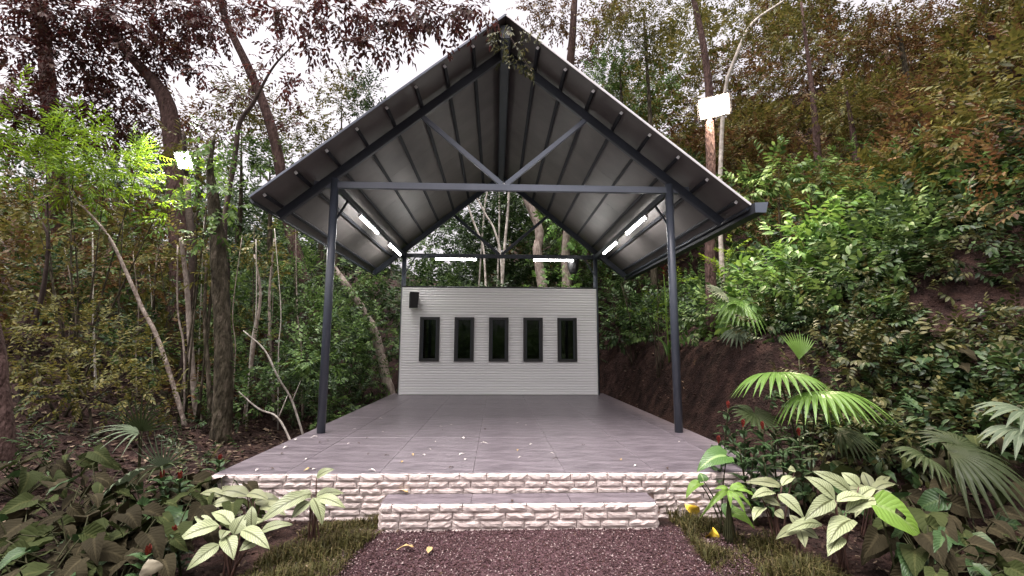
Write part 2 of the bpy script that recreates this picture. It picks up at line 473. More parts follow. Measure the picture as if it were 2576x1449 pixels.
v = np.stack([v[..., 0]*ca - v[..., 1]*sa_, v[..., 0]*sa_ + v[..., 1]*ca, v[..., 2] + v[..., 0]*ti[:, None]], -1)
v += np.stack([px_, py_, H(px_, py_) + 0.024 + rng.uniform(-0.004, 0.008, n)], 1)[:, None, :]
T = (ot[None] + (np.arange(n)*6)[:, None, None]).reshape(-1, 3)
tag(link('gravel', np_mesh('gravel', v.reshape(-1, 3), T, 'pebble')), 'loose mauve and brown gravel covering the path', 'gravel', kind='stuff')

# ------------------------------------------------------------------ platform and step
HF, YF, YR, PW = 0.406, 4.56, 12.2, 2.74
def box_geo(x0, x1, y0, y1, z0, z1):
    V = [(x0, y0, z0), (x1, y0, z0), (x1, y1, z0), (x0, y1, z0), (x0, y0, z1), (x1, y0, z1), (x1, y1, z1), (x0, y1, z1)]
    F = [(3, 2, 1, 0), (4, 5, 6, 7), (0, 1, 5, 4), (1, 2, 6, 5), (2, 3, 7, 6), (3, 0, 4, 7)]
    return V, F

def tile_mesh(name, w, d, t, mat, c=0.0022):
    V, F = [], []
    for z, k in ((-t, 0.0), (-c, 0.0), (0, c)):
        V += [(-w/2+k, -d/2+k, z), (w/2-k, -d/2+k, z), (w/2-k, d/2-k, z), (-w/2+k, d/2-k, z)]
    F = [(3, 2, 1, 0), (8, 9, 10, 11)]
    for l in (0, 4):
        F += [(l+i, l+(i+1) % 4, l+4+(i+1) % 4, l+4+i) for i in range(4)]
    return mesh(name, V, F, mat)

# irregular split-stone bricks: unit size, front face towards -y
BR = []
for s in range(9):
    r = np.random.default_rng(100+s)
    nx_, nz_ = 6, 3
    V, F = [], []
    for iz in range(nz_+1):
        for ix in range(nx_+1):
            x, z = ix/nx_-0.5, iz/nz_-0.5
            edge = (ix in (0, nx_)) or (iz in (0, nz_))
            y = -0.5 + (0.22 + r.uniform(-0.05, 0.05) if edge else r.uniform(-0.09, 0.09))
            x += r.uniform(-0.012, 0.012) if ix in (0, nx_) else r.uniform(-0.03, 0.03)
            z += (r.uniform(-0.045, 0.035) if iz in (0, nz_) else r.uniform(-0.05, 0.05))
            V.append((x, y, z))
    k = nx_+1
    for iz in range(nz_):
        for ix in range(nx_):
            a = iz*k+ix
            F.append((a, a+1, a+k+1, a+k))
    ring = list(range(0, k)) + [iz*k+nx_ for iz in range(1, nz_+1)] + [nz_*k+ix for ix in range(nx_-1, -1, -1)] + [iz*k for iz in range(nz_-1, 0, -1)]
    b0 = len(V)
    for i in ring:
        V.append((V[i][0], 0.5, V[i][2]))
    for i in range(len(ring)):
        j = (i+1) % len(ring)
        F.append((ring[i], b0+i, b0+j, ring[j]))
    F.append(tuple(b0+i for i in range(len(ring))))
    BR.append(mesh('brick', V, F, 'brick'))

def courses(parent, x0, x1, yf, z0, z1, n, ang=0.0, origin=None, skip=None, lw=(0.17, 0.29)):
    """lay n brick courses on a face; ang turns the face about z at origin"""
    h = (z1-z0)/n
    for c in range(n):
        x = x0
        first = True
        while x < x1-0.02:
            w = rng.uniform(*lw)*(0.55 if (first and c % 2) else 1.0)
            first = False
            if x1-(x+w) < 0.09: w = x1-x
            zc = z0+h*(c+0.5)
            if not (skip and x+w > skip[0]+0.02 and x < skip[1]-0.02 and zc < skip[2]):
                w2 = w
                p = Vector((x+w/2, yf, zc))
                if ang:
                    p = origin + Matrix.Rotation(ang, 3, 'Z') @ (p-origin)
                o = link('brick', BR[int(rng.integers(0, 9))], parent)
                o.location = p - parent.location
                o.rotation_euler = (0, 0, ang)
                o.scale = ((w2-0.006)*(-1 if rng.random() < 0.5 else 1), 0.05, h-0.0035)
            x += w

plat = empty('platform', (0, 8.4, 0), 'raised grey tiled platform with a white split-stone front under the pavilion', 'platform')
V, F = box_geo(-PW+0.015, PW-0.015, YF+0.010, YR-0.01, -0.1, HF-0.034)
link('core', mesh('core', local(V, plat), F, 'mortar'), plat)
V, F = box_geo(-PW+0.01, PW-0.01, YF+0.026, YR-0.005, HF-0.033, HF-0.008)
link('screed', mesh('screed', local(V, plat), F, 'grout'), plat)
xj = [-PW, -2.09, -1.2, -0.31, 0.58, 1.47, 2.36, PW]
yj = [YF+0.027] + [YF-0.012 + 0.89*i for i in range(1, 9)] + [YR]
tm = {}
for j in range(len(yj)-1):
    for i in range(len(xj)-1):
        w, d = round(xj[i+1]-xj[i]-0.003, 3), round(yj[j+1]-yj[j]-0.003, 3)
        if (w, d) not in tm: tm[(w, d)] = tile_mesh('floor_tile', w, d, 0.026, 'floor')
        link('floor_tile', tm[(w, d)], plat, ((xj[i]+xj[i+1])/2, (yj[j]+yj[j+1])/2-8.4, HF + rng.uniform(-0.0008, 0.0008)))
SX0, SX1, SY, SH = -1.09, 1.335, 4.235, 0.235
courses(plat, -PW, PW, YF, -0.03, HF-0.004, 7, skip=(SX0, SX1, SH-0.03))

step = empty('front_step', (0.12, 4.4, 0), 'wide low white stone step with grey treads before the platform', 'step')
V, F = box_geo(SX0+0.012, SX1-0.012, SY+0.012, YF-0.035, -0.1, SH-0.034)
link('core', mesh('core', local(V, step), F, 'mortar'), step)
V, F = box_geo(SX0+0.028, SX1-0.028, SY+0.028, YF-0.036, SH-0.033, SH-0.008)
link('screed', mesh('screed', local(V, step), F, 'grout'), step)
sj = [SX0-0.012, -0.31, 0.58, SX1+0.012]
for i in range(3):
    w, d = sj[i+1]-sj[i]-0.003, YF-0.036-SY-0.027
    link('tread_tile', tile_mesh('tread_tile', w, d, 0.026, 'floor'), step, ((sj[i]+sj[i+1])/2-0.12, (SY+0.027+YF-0.036)/2-4.4, SH))
courses(step, SX0, SX1, SY, -0.03, SH-0.004, 4)
courses(step, SX1+0.0, SX1+0.29, SY, -0.03, SH-0.029, 4, RAD(90), Vector((SX1, SY, 0)), lw=(0.14, 0.2))
courses(step, SX0-0.29, SX0, SY, -0.03, SH-0.029, 4, RAD(-90), Vector((SX0, SY, 0)), lw=(0.14, 0.2))

# ------------------------------------------------------------------ pavilion
CW, YC, YW, HB = 2.526, 6.668, 11.84, 3.99
HE, HR, WE, Y0, Y1 = 3.57, 6.34, 3.41, 6.04, 12.25
SLP = (HR-HE)/WE
pav = empty('pavilion', (0, 9.2, HF), 'open steel pavilion with steep gable roof and white slatted rear wall', 'pavilion')
def roofz(x): return HR - SLP*abs(x)
cosr = 1/math.sqrt(1+SLP*SLP)
RD = 0.118/cosr*1.0                                # rafter centre below the sheet
for sx in (-1, 1):
    for y in (YC, YW+0.10):
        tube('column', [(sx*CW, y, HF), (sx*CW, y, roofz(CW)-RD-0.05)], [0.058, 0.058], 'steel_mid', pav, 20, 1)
for y in (YC, YW+0.10):
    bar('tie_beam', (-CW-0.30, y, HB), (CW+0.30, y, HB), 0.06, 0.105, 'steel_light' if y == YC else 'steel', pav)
    for sx in (-1, 1):
        bar('rafter', (sx*0.02, y, HR-RD-0.02*SLP), (sx*(WE-0.10), y, roofz(WE-0.10)-RD), 0.075, 0.13, 'steel', pav)
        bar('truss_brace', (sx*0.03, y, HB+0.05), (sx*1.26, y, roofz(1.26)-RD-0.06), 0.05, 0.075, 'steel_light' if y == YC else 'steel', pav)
for sx in (-1, 1):
    bar('side_beam', (sx*CW, YC+0.05, HB), (sx*CW, YW+0.06, HB), 0.06, 0.10, 'steel', pav)
    bar('knee_brace', (sx*CW, YC+0.06, HB-0.55), (sx*CW, YC+0.60, HB-0.06), 0.03, 0.03, 'steel', pav)
    bar('knee_brace', (sx*CW, YW+0.04, HB-0.55), (sx*(CW-0.28), YW+0.10, HB-0.05), 0.03, 0.03, 'steel', pav)
bar('ridge_beam', (0, Y0+0.10, HR-0.17), (0, Y1-0.05, HR-0.17), 0.16, 0.20, 'steel', pav)
# purlins
for sx in (-1, 1):
    nv = (sx*SLP*cosr, 0, cosr)
    for k in range(8):
        x = 0.47+0.40*k
        off = 0.030/cosr
        p0 = (sx*x, Y0+0.10, roofz(x)-off); p1 = (sx*x, Y1-0.04, roofz(x)-off)
        pu = bar('purlin', p0, p1, 0.05, 0.052, 'gutter', pav, nv)
        V, F = bar_geo((p0[0], p0[1]-0.008, p0[2]), (p0[0], p0[1]-0.001, p0[2]), 0.040, 0.046, nv)
        link('end_cap', mesh('end_cap', local(V, pav), F, 'trim_white'), pu)
    # roof sheets
    ns = 6
    dy = (Y1-Y0)/ns
    for k in range(ns):
        ya, yb = Y0+dy*k+(0.0015 if k else 0), Y0+dy*(k+1)-0.0015
        V, F = [], []
        prof = [(0.0, HR+0.004), (WE, HE+0.004)]
        t = 0.022/cosr
        V = [(sx*0.004, ya, HR-SLP*0.004), (sx*WE, ya, HE), (sx*WE, yb, HE), (sx*0.004, yb, HR-SLP*0.004)]
        V += [(v_[0], v_[1], v_[2]+t) for v_ in V]
        F = [(3, 2, 1, 0), (4, 5, 6, 7), (0, 1, 5, 4), (1, 2, 6, 5), (2, 3, 7, 6), (3, 0, 4, 7)]
        # standing ribs on the upper side
        parts = [(V, F)]
        for q in range(4):
            yr = ya+(yb-ya)*(q+0.5)/4
            parts.append(bar_geo((sx*0.02, yr, HR+t+0.012), (sx*WE, yr, HE+t+0.012), 0.04, 0.03, nv))
        V, F = join(parts)
        link('roof_sheet', mesh('roof_sheet', local(V, pav), F, 'sheet'), pav)
    bar('rake_trim', (sx*0.01, Y0-0.008, HR+0.010), (sx*(WE+0.01), Y0-0.008, HE+0.010), 0.012, 0.030, 'trim_white' if sx > 0 else 'steel_light', pav, nv)  # left white trim drawn greyer, its weaker light put into the colour
    bar('eave_trim', (sx*(WE-0.01), Y0+0.03, HE-0.036), (sx*(WE-0.01), Y1-0.03, HE-0.036), 0.03, 0.07, 'steel', pav, nv)
bar('ridge_cap', (0, Y0, HR+0.022), (0, Y1, HR+0.022), 0.05, 0.024, 'steel', pav)
# gutter on the right eave: open trough
def extr(prof, y0, y1):
    n_ = len(prof)
    V = [(x, y0, z) for x, z in prof] + [(x, y1, z) for x, z in prof]
    return V, [(i, (i+1) % n_, n_+(i+1) % n_, n_+i) for i in range(n_)] + [tuple(range(n_)), tuple(range(2*n_-1, n_-1, -1))]
gx0, gz0 = WE+0.012, HE-0.13
prof = [(gx0, gz0+0.14), (gx0, gz0), (gx0+0.15, gz0), (gx0+0.19, gz0+0.15), (gx0+0.18, gz0+0.15), (gx0+0.143, gz0+0.008), (gx0+0.008, gz0+0.008), (gx0+0.008, gz0+0.14)]
V, F = extr(prof, Y0-0.10, Y1+0.12)
gut = link('gutter', mesh('gutter', local(V, pav), F, 'gutter'), pav)
V, F = extr([(gx0+0.001, gz0+0.139), (gx0+0.001, gz0+0.001), (gx0+0.149, gz0+0.001), (gx0+0.186, gz0+0.149)], Y0-0.104, Y0-0.098)
link('stop_end', mesh('stop_end', local(V, pav), F, 'steel_light'), gut)

# rear wall
WX0, WX1, WH = -2.542, 2.522, 2.728
wins = [(-1.80+0.885*k) for k in range(5)]
WW, Wz0, Wz1 = 0.50, HF+0.835, HF+1.96
wallp = None
def wall_piece(x0, x1, z0, z1, y0, y1):
    return box_geo(x0, x1, y0, y1, z0, z1)
parts = [wall_piece(WX0+0.01, WX1-0.01, HF, Wz0, YW+0.03, YW+0.06), wall_piece(WX0+0.01, WX1-0.01, Wz1, HF+WH-0.01, YW+0.03, YW+0.06)]
edges = [WX0+0.01] + [e for w in wins for e in (w-WW/2+0.003, w+WW/2-0.003)] + [WX1-0.01]
for i in range(0, len(edges), 2):
    parts.append(wall_piece(edges[i], edges[i+1], Wz0+0.002, Wz1-0.002, YW+0.03, YW+0.06))
V, F = join(parts)
wallp = link('rear_wall', mesh('rear_wall', local(V, pav), F, 'cladding'), pav)
tag(wallp, label='white horizontal slatted rear wall')
pl = []
hp = WH/42
for q in range(4):
    r = np.random.default_rng(q)
    V, F = [], []
    cs = [(-0.5, 0.5), (-0.5, -0.05), (-0.40, -0.42), (-0.15, -0.5), (0.12, -0.46), (0.36, -0.30), (0.5, 0.05), (0.5, 0.5)]
    for ix in range(5):
        for z, y in cs:
            V.append((ix/4-0.5, y + r.uniform(-0.025, 0.025)*(y < 0.4), z*1.0))
    m8 = len(cs)
    for ix in range(4):
        for k in range(m8):
            a, b2 = ix*m8+k, ix*m8+(k+1) % m8
            F.append((a, b2, b2+m8, a+m8))
    F.append(tuple(range(m8-1, -1, -1))); F.append(tuple(4*m8+k for k in range(m8)))
    pl.append(mesh('plank', V, F, 'cladding'))
for c in range(42):
    z = HF+hp*(c+0.5)
    spans = [(WX0+0.026, WX1-0.026)]
    if z+hp*0.4 > Wz0 and z-hp*0.4 < Wz1:
        e = [WX0+0.026] + [q for w in wins for q in (w-WW/2-0.002, w+WW/2+0.002)] + [WX1-0.026]
        spans = [(e[i], e[i+1]) for i in range(0, len(e), 2)]
    for x0, x1 in spans:
        o = link('plank', pl[int(rng.integers(0, 4))], wallp)
        o.location = np.array([(x0+x1)/2, YW+0.017, z]) - np.array(pav.location)
        o.scale = (x1-x0, 0.024, hp*0.90)
for x in (WX0+0.0125, WX1-0.0125):
    V, F = bar_geo((x, YW+0.022, HF+0.001), (x, YW+0.022, HF+WH), 0.045, 0.024, (1, 0, 0))
    link('corner_trim', mesh('corner_trim', local(V, pav), F, 'trim_white'), wallp)
V, F = bar_geo((WX0, YW+0.035, HF+WH+0.016), (WX1, YW+0.035, HF+WH+0.016), 0.08, 0.03)
link('top_cap', mesh('top_cap', local(V, pav), F, 'black_frame'), wallp)
for w in wins:
    fr = []
    y = YW-0.008
    x0, x1 = w-WW/2, w+WW/2
    fr.append(bar_geo((x0+0.035, y, Wz0), (x0+0.035, y, Wz1), 0.07, 0.07, (1, 0, 0), 0.08))
    fr.append(bar_geo((x1-0.035, y, Wz0), (x1-0.035, y, Wz1), 0.07, 0.07, (1, 0, 0), 0.08))
    fr.append(bar_geo((x0+0.069, y, Wz1-0.035), (x1-0.069, y, Wz1-0.035), 0.068, 0.07, (0, 0, 1), 0.08))
    fr.append(bar_geo((x0+0.069, y, Wz0+0.035), (x1-0.069, y, Wz0+0.035), 0.068, 0.07, (0, 0, 1), 0.08))
    V, F = join(fr)
    wf = link('window', mesh('window', local(V, pav), F, 'black_frame'), pav)
    ins = [bar_geo((x0+0.078, y+0.012, Wz0+0.07), (x0+0.078, y+0.012, Wz1-0.07), 0.018, 0.03, (1, 0, 0)),
           bar_geo((x1-0.078, y+0.012, Wz0+0.07), (x1-0.078, y+0.012, Wz1-0.07), 0.018, 0.03, (1, 0, 0))]
    V, F = join(ins)
    link('glazing_bead', mesh('glazing_bead', local(V, pav), F, 'steel'), wf)
    V, F = box_geo(x0+0.068, x1-0.068, y+0.018, y+0.024, Wz0+0.068, Wz1-0.068)
    link('pane', mesh('pane', local(V, pav), F, 'glass'), wf)

# tube lights
def tube_light(p0, p1, label):
    p0, p1 = np.array(p0), np.array(p1)
    c = (p0+p1)/2
    t = empty('tube_light', c, label, 'light', 'fluorescent tube lights under the roof')
    a = nrm(p1-p0)
    hgt = 0.028
    V, F = bar_geo(p0+[0, 0, hgt], p1+[0, 0, hgt], 0.045, 0.028)
    link('housing', mesh('housing', local(V, t), F, 'trim_white'), t)
    tube('tube', [p0, p1], [0.026, 0.026], 'tube_glow', t, 10, 1)
    for p, s in ((p0, -1), (p1, 1)):
        V, F = bar_geo(p+a*s*0.001, p+a*s*0.025, 0.05, 0.05)
        link('end_socket', mesh('end_socket', local(V, t), F, 'trim_white'), t)
zt = HB-0.053-0.043
tube_light((-CW, 7.95, zt), (-CW, 9.15, zt), 'lit tube light on the left side beam, nearer the front')
tube_light((-CW, 10.15, zt), (-CW, 11.35, zt), 'lit tube light on the left side beam, nearer the rear')
tube_light((CW, 7.75, zt), (CW, 8.95, zt), 'lit tube light on the right side beam, nearer the front')
tube_light((CW, 9.70, zt), (CW, 10.90, zt), 'lit tube light on the right side beam, nearer the rear')
yt = YW+0.10-0.075
tube_light((-1.70, yt+0.02, zt), (-0.64, yt+0.02, zt), 'lit tube light on the rear tie beam, left of centre')
tube_light((0.88, yt+0.02, zt), (1.92, yt+0.02, zt), 'lit tube light on the rear tie beam, right of centre')

# loudspeaker on the wall
c = pt(1039, 755, YW-0.16)
sp = empty('loudspeaker', c, 'black loudspeaker hung at the upper left corner of the white wall', 'loudspeaker')
prof = [(-0.125, -0.10), (0.125, -0.10), (0.09, 0.10), (-0.09, 0.10)]
V = [(x, y, 0.20 - 0.03*(y > 0)) for x, y in prof] + [(x*0.86, y, -0.20) for x, y in prof]
V = [(v_[0], v_[1] - 0.06*(v_[2] > 0) + 0.0, v_[2]) for v_ in V]
F = [(0, 1, 2, 3), (7, 6, 5, 4)] + [(i, i+4, (i+1) % 4+4, (i+1) % 4) for i in range(4)]
cab = link('cabinet', mesh('cabinet', V, F, 'black_plastic'), sp)
md = cab.modifiers.new('bevel', 'BEVEL'); md.width = 0.02; md.segments = 3
cab.rotation_euler = (0, 0, RAD(24))
V = [(-0.105, -0.166, 0.17), (0.105, -0.166, 0.17), (0.09, -0.108, -0.18), (-0.09, -0.108, -0.18)]
V += [(x, y+0.012, z) for x, y, z in V]
gr = link('grille', mesh('grille', V, [(0, 1, 2, 3), (7, 6, 5, 4)] + [(i, i+4, (i+1) % 4+4, (i+1) % 4) for i in range(4)], 'black_frame'), sp)
gr.rotation_euler = (0, 0, RAD(24))
V, F = bar_geo((0, 0.08, 0.0), (0.0, 0.168, 0.0), 0.05, 0.08)
link('bracket', mesh('bracket', V, F, 'black_plastic'), sp)
#VEGETATION#
# ------------------------------------------------------------------ foliage generators
def leaf_tpl(kind):
    """small leaf, base at origin, along +z, normal +y; returns verts, tris"""
    if kind == 'lo':
        return np.array([(0, 0, 0), (-0.5, 0.06, 0.42), (0, -0.10, 1), (0.5, 0.06, 0.42)], float), np.array([(0, 1, 2), (0, 2, 3)])
    return (np.array([(0, 0, 0), (-0.40, 0.07, 0.24), (-0.44, 0.05, 0.58), (0, -0.16, 1), (0.44, 0.05, 0.58), (0.40, 0.07, 0.24), (0, 0.0, 0.5)], float),
            np.array([(0, 1, 6), (1, 2, 6), (2, 3, 6), (3, 4, 6), (4, 5, 6), (5, 0, 6)]))

def sprig_tpl(n, L, ll, lw, kind='lo', droop=0.5, ang=58, seed=0, twig=0.0):
    r = np.random.default_rng(seed)
    lv, lt = leaf_tpl(kind)
    V, T = [], []
    if twig:
        k = 0
        P = np.array([(0, 0, 0), (0, -0.02*L, 0.5*L), (0, -0.08*L, L)])
        for i in range(3):
            for q in range(3):
                a = q*2.094
                V.append(P[i] + np.array([math.cos(a), math.sin(a), 0])*twig*(1-0.3*i))
        V = [np.array(V)]
        T = [np.array([(i*3+q, i*3+(q+1) % 3, i*3+3+q) for i in range(2) for q in range(3)] + [(i*3+(q+1) % 3, i*3+3+(q+1) % 3, i*3+3+q) for i in range(2) for q in range(3)])]
    base = sum(len(v) for v in V)
    for i in range(n):
        t = (i+0.6)/n
        side = -1 if i % 2 else 1
        a = RAD(ang*(1-0.55*t)+r.uniform(-14, 14))*side
        if i == n-1: a = r.uniform(-0.2, 0.2)
        l = ll*r.uniform(0.75, 1.15)*(1-0.25*abs(t-0.45))
        d = np.array([math.sin(a), -droop*r.uniform(0.3, 1.3), math.cos(a)]); d /= np.linalg.norm(d)
        y = np.array([r.uniform(-0.35, 0.35), 1, r.uniform(-0.1, 0.3)]); y -= d*(y @ d); y /= np.linalg.norm(y)
        x = np.cross(y, d)
        v = lv[:, :1]*x*l*lw + lv[:, 1:2]*y*l*0.9 + lv[:, 2:]*d*l
        v = v + np.array([0, -0.08*L*t*t, L*t])
        V.append(v); T.append(lt+base); base += len(v)
    return np.vstack(V), np.vstack(T)

TPL = {
    'broad': [sprig_tpl(8, 0.34, 0.155, 0.48, 'hi', 0.75, 62, s) for s in range(6)],
    'mid': [sprig_tpl(8, 0.34, 0.135, 0.50, 'lo', 0.55, 60, 20+s) for s in range(6)],
    'small': [sprig_tpl(10, 0.34, 0.095, 0.46, 'lo', 0.45, 58, 40+s) for s in range(6)],
    'thin': [sprig_tpl(12, 0.42, 0.15, 0.22, 'lo', 0.6, 60, 60+s) for s in range(6)],
    'sky': [sprig_tpl(7, 0.36, 0.14, 0.44, 'lo', 0.6, 55, 80+s, 0.004) for s in range(6)],
    'bigleaf': [sprig_tpl(6, 0.36, 0.24, 0.46, 'hi', 0.8, 60, 100+s) for s in range(6)],
}

def cloud(tpl, P, D, Sc, seed=0):
    """place sprig templates at points P along directions D"""
    r = np.random.default_rng(seed)
    P = np.asarray(P, float); D = np.asarray(D, float); Sc = np.asarray(Sc, float)
    D = D/(np.linalg.norm(D, axis=1, keepdims=True)+1e-9)
    u = np.tile([0, 0, 1.0], (len(P), 1)) + r.normal(0, 0.32, (len(P), 3))
    u -= D*np.sum(u*D, 1, keepdims=True); u /= np.linalg.norm(u, axis=1, keepdims=True)+1e-9
    x = np.cross(u, D)
    ch = r.integers(0, len(tpl), len(P))
    Vs, Ts, base = [], [], 0
    for k, (tv, tt_) in enumerate(tpl):
        i = np.where(ch == k)[0]
        if not len(i): continue
        v = (tv[None, :, 0:1]*x[i][:, None, :] + tv[None, :, 1:2]*u[i][:, None, :] + tv[None, :, 2:3]*D[i][:, None, :])*Sc[i][:, None, None] + P[i][:, None, :]
        m_ = len(tv)
        Vs.append(v.reshape(-1, 3)); Ts.append((tt_[None]+(np.arange(len(i))*m_)[:, None, None]+base).reshape(-1, 3))
        base += len(i)*m_
    return np.vstack(Vs), np.vstack(Ts)

def blob_points(c, rad, dens, seed, shell=0.62, upb=0.35, clip_ground=True):
    """sprig anchors in the outer part of a lumpy ellipsoid"""
    r = np.random.default_rng(seed)
    rad = np.array(rad, float)*np.ones(3)
    n = max(6, int(dens*4*math.pi*(rad.prod()**(2/3))))
    d = r.normal(0, 1, (n, 3)); d /= np.linalg.norm(d, axis=1, keepdims=True)
    ph = r.uniform(0, 6.28, 3)
    lump = 1 + 0.16*np.sin(d[:, 0]*4+ph[0]) + 0.14*np.sin(d[:, 1]*5+ph[1]) + 0.16*np.sin(d[:, 2]*5+ph[2])
    q = r.uniform(shell, 1.0, n)*lump
    P = np.array(c)+d*rad*q[:, None]
    D = d*0.8 + np.array([0, 0, upb]) + r.normal(0, 0.38, (n, 3))
    if clip_ground:
        k = P[:, 2] > H(P[:, 0], P[:, 1])+0.03
        P, D = P[k], D[k]
    return P, D

def blobs_cloud(bl, tpl, dens, seed, sc=(0.8, 1.25), free=False, **kw):
    Ps, Ds = [], []
    for i, (c, rad) in enumerate(bl):
        p, d = blob_points(c, rad, dens, seed*1000+i, **kw)
        Ps.append(p); Ds.append(d)
    P, D = np.vstack(Ps), np.vstack(Ds)
    # keep clear of the pavilion
    k = ~((np.abs(P[:, 0]+0.0) < 2.95) & (P[:, 1] > 3.0) & (P[:, 1] < 12.6) & (P[:, 2] < 6.9)) | free
    k &= ~((np.abs(P[:, 0]-0.1) < 3.85) & (P[:, 1] > 5.6) & (P[:, 1] < 12.7) & (P[:, 2] > 2.7) & (P[:, 2] < 6.9)) | free
    P, D = P[k], D[k]
    r = np.random.default_rng(seed)
    return cloud(TPL[tpl], P, D, r.uniform(sc[0], sc[1], len(P)), seed)

def stuff(name, label, cat, bl, tpl, mat, dens, seed, **kw):
    V, T = blobs_cloud(bl, tpl, dens, seed, **kw)
    return tag(link(name, np_mesh(name, V, T, mat)), label, cat, kind='stuff')

def scatter(x0, x1, y0, y1, step, rr, hz, seed, prob=1.0, flat=0.85):
    """jittered grid of bush volumes standing on the terrain; hz = range of heights above ground"""
    r = np.random.default_rng(seed)
    out = []
    for x in np.arange(x0, x1, step):
        for y in np.arange(y0, y1, step):
            if r.random() > prob: continue
            px, py = x+r.uniform(0, step), y+r.uniform(0, step)
            rad = r.uniform(*rr)
            z = float(H(px, py)) + r.uniform(*hz)
            out.append(((px, py, z), (rad, rad, rad*flat*r.uniform(0.8, 1.2))))
    return out

# ---- thickets that read as one mass
R = [b for b in scatter(3.9, 9.5, 6.4, 14.0, 0.72, (0.42, 0.7), (0.15, 0.65), 1) if not (b[0][0] < 4.6 and b[0][1] < 11.5 and rng.random() < 0.75)]
EP0 = ground(2400, 830, 3, 12)
R = [b for b in R if math.hypot(b[0][0]-EP0[0], b[0][1]-EP0[1]) > 0.7]
stuff('hillside_thicket', 'dense green leafy thicket covering the slope right of the pavilion', 'thicket', R[::2], 'broad', 'lf_green', 11, 2)
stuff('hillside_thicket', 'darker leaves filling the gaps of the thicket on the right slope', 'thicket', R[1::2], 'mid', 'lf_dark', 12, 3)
R2 = scatter(7.4, 19, 3.5, 16, 1.2, (0.75, 1.2), (0.2, 1.5), 4) + scatter(5.0, 17, 16, 24, 1.7, (1.0, 1.5), (0.2, 2.5), 44)
stuff('hillside_thicket', 'olive brown thicket higher up the right hillside', 'thicket', R2[::2], 'mid', 'lf_olive', 11, 5, sc=(0.9, 1.4))
stuff('hillside_thicket', 'reddish brown brush high on the right hillside', 'thicket', R2[1::2], 'small', 'lf_brown', 10, 6, sc=(0.9, 1.4))
R3 = scatter(3.6, 9.0, 4.6, 8.2, 0.44, (0.28, 0.46), (0.04, 0.34), 7)
R3 = [b for b in R3 if not (b[0][0] < 4.3 and b[0][1] > 5.6) and math.hypot(b[0][0]-EP0[0], b[0][1]-EP0[1]) > 0.55]
stuff('hillside_thicket', 'low dull green scrub at the foot of the slope on the right', 'thicket', R3[::2], 'broad', 'lf_scrub', 20, 8, sc=(0.5, 0.85))
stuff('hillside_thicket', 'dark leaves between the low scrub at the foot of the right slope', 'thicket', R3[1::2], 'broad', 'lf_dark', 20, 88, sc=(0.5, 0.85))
B1 = scatter(-3.6, 7.5, 13.4, 20.5, 1.25, (0.7, 1.15), (0.2, 3.0), 9) + scatter(-2.6, 6.5, 14.5, 19, 1.3, (0.7, 1.1), (2.6, 7.0), 99)
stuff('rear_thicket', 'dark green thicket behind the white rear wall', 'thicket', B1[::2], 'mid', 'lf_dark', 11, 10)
stuff('rear_thicket', 'mid green leaves in the thicket behind the rear wall', 'thicket', B1[1::2], 'mid', 'lf_green', 9, 11)
B2 = scatter(1.0, 16, 17, 27, 2.1, (1.2, 1.9), (1.0, 8.0), 12)
stuff('far_wood', 'olive wood on the hill behind the roof', 'wood', B2[::2], 'mid', 'lf_olive', 6, 13, sc=(1.2, 1.9))
stuff('far_wood', 'brownish wood on the hill behind the roof, upper right', 'wood', B2[1::2], 'mid', 'lf_brown', 6, 14, sc=(1.2, 1.9))
L1 = [b for b in scatter(-9.5, -3.3, 8.6, 15, 1.15, (0.55, 0.95), (0.15, 2.9), 15) if b[0][0] < -3.9 or b[0][2] < 1.9]
stuff('left_thicket', 'dark green leaves of the wood left of the pavilion', 'thicket', L1[::2], 'small', 'lf_dark', 13, 16)
stuff('left_thicket', 'mid green leaves of the wood left of the pavilion', 'thicket', L1[1::2], 'mid', 'lf_green', 11, 17)
L2 = scatter(-17, -8.5, 7.5, 17, 1.7, (0.9, 1.5), (0.4, 3.6), 18)
stuff('left_thicket', 'olive leaves deep in the wood at the left', 'thicket', L2[::2], 'mid', 'lf_olive', 8, 19, sc=(0.9, 1.4))
stuff('left_thicket', 'dull brown leaves deep in the wood at the left', 'thicket', L2[1::2], 'small', 'lf_brown', 10, 20, sc=(0.9, 1.4))
L3 = scatter(-24, 1, 17, 26, 2.4, (1.3, 2.1), (0.8, 4.2), 21)
stuff('far_wood', 'dim grey green wood far behind the left trees', 'wood', L3, 'mid', 'lf_dark', 5, 22, sc=(1.3, 2.0))

L0 = [b for b in scatter(-9.0, -4.9, 7.9, 10.0, 0.85, (0.4, 0.7), (0.3, 2.9), 23)]
stuff('left_thicket', 'nearer brownish leaves around the vine trunk', 'thicket', L0[::2], 'mid', 'lf_brown', 11, 24, sc=(0.6, 0.95))
stuff('left_thicket', 'nearer olive leaves around the crooked saplings', 'thicket', L0[1::2], 'mid', 'lf_olive', 11, 25, sc=(0.6, 0.95))
L4 = scatter(-5.4, -3.05, 7.6, 13.0, 0.62, (0.3, 0.55), (0.05, 1.5), 28)
stuff('left_thicket', 'low dark undergrowth along the left edge of the platform', 'thicket', L4[::2], 'small', 'lf_dark', 17, 29, sc=(0.7, 1.0))
stuff('left_thicket', 'low green undergrowth along the left edge of the platform', 'thicket', L4[1::2], 'mid', 'lf_green', 14, 30, sc=(0.6, 0.9))
BG = [(pt(a, b_, y), r_) for a, b_, y, r_ in [(1262, 500, 16.5, 1.0), (1210, 540, 16.2, .9), (1320, 540, 16.2, .9), (1262, 450, 17.5, 1.1), (1180, 600, 16, .9), (1360, 600, 16, .9), (1250, 580, 17, 1.0)]]
stuff('rear_thicket', 'deep green leaves filling the gable opening', 'thicket', BG, 'mid', 'lf_dark', 14, 31)
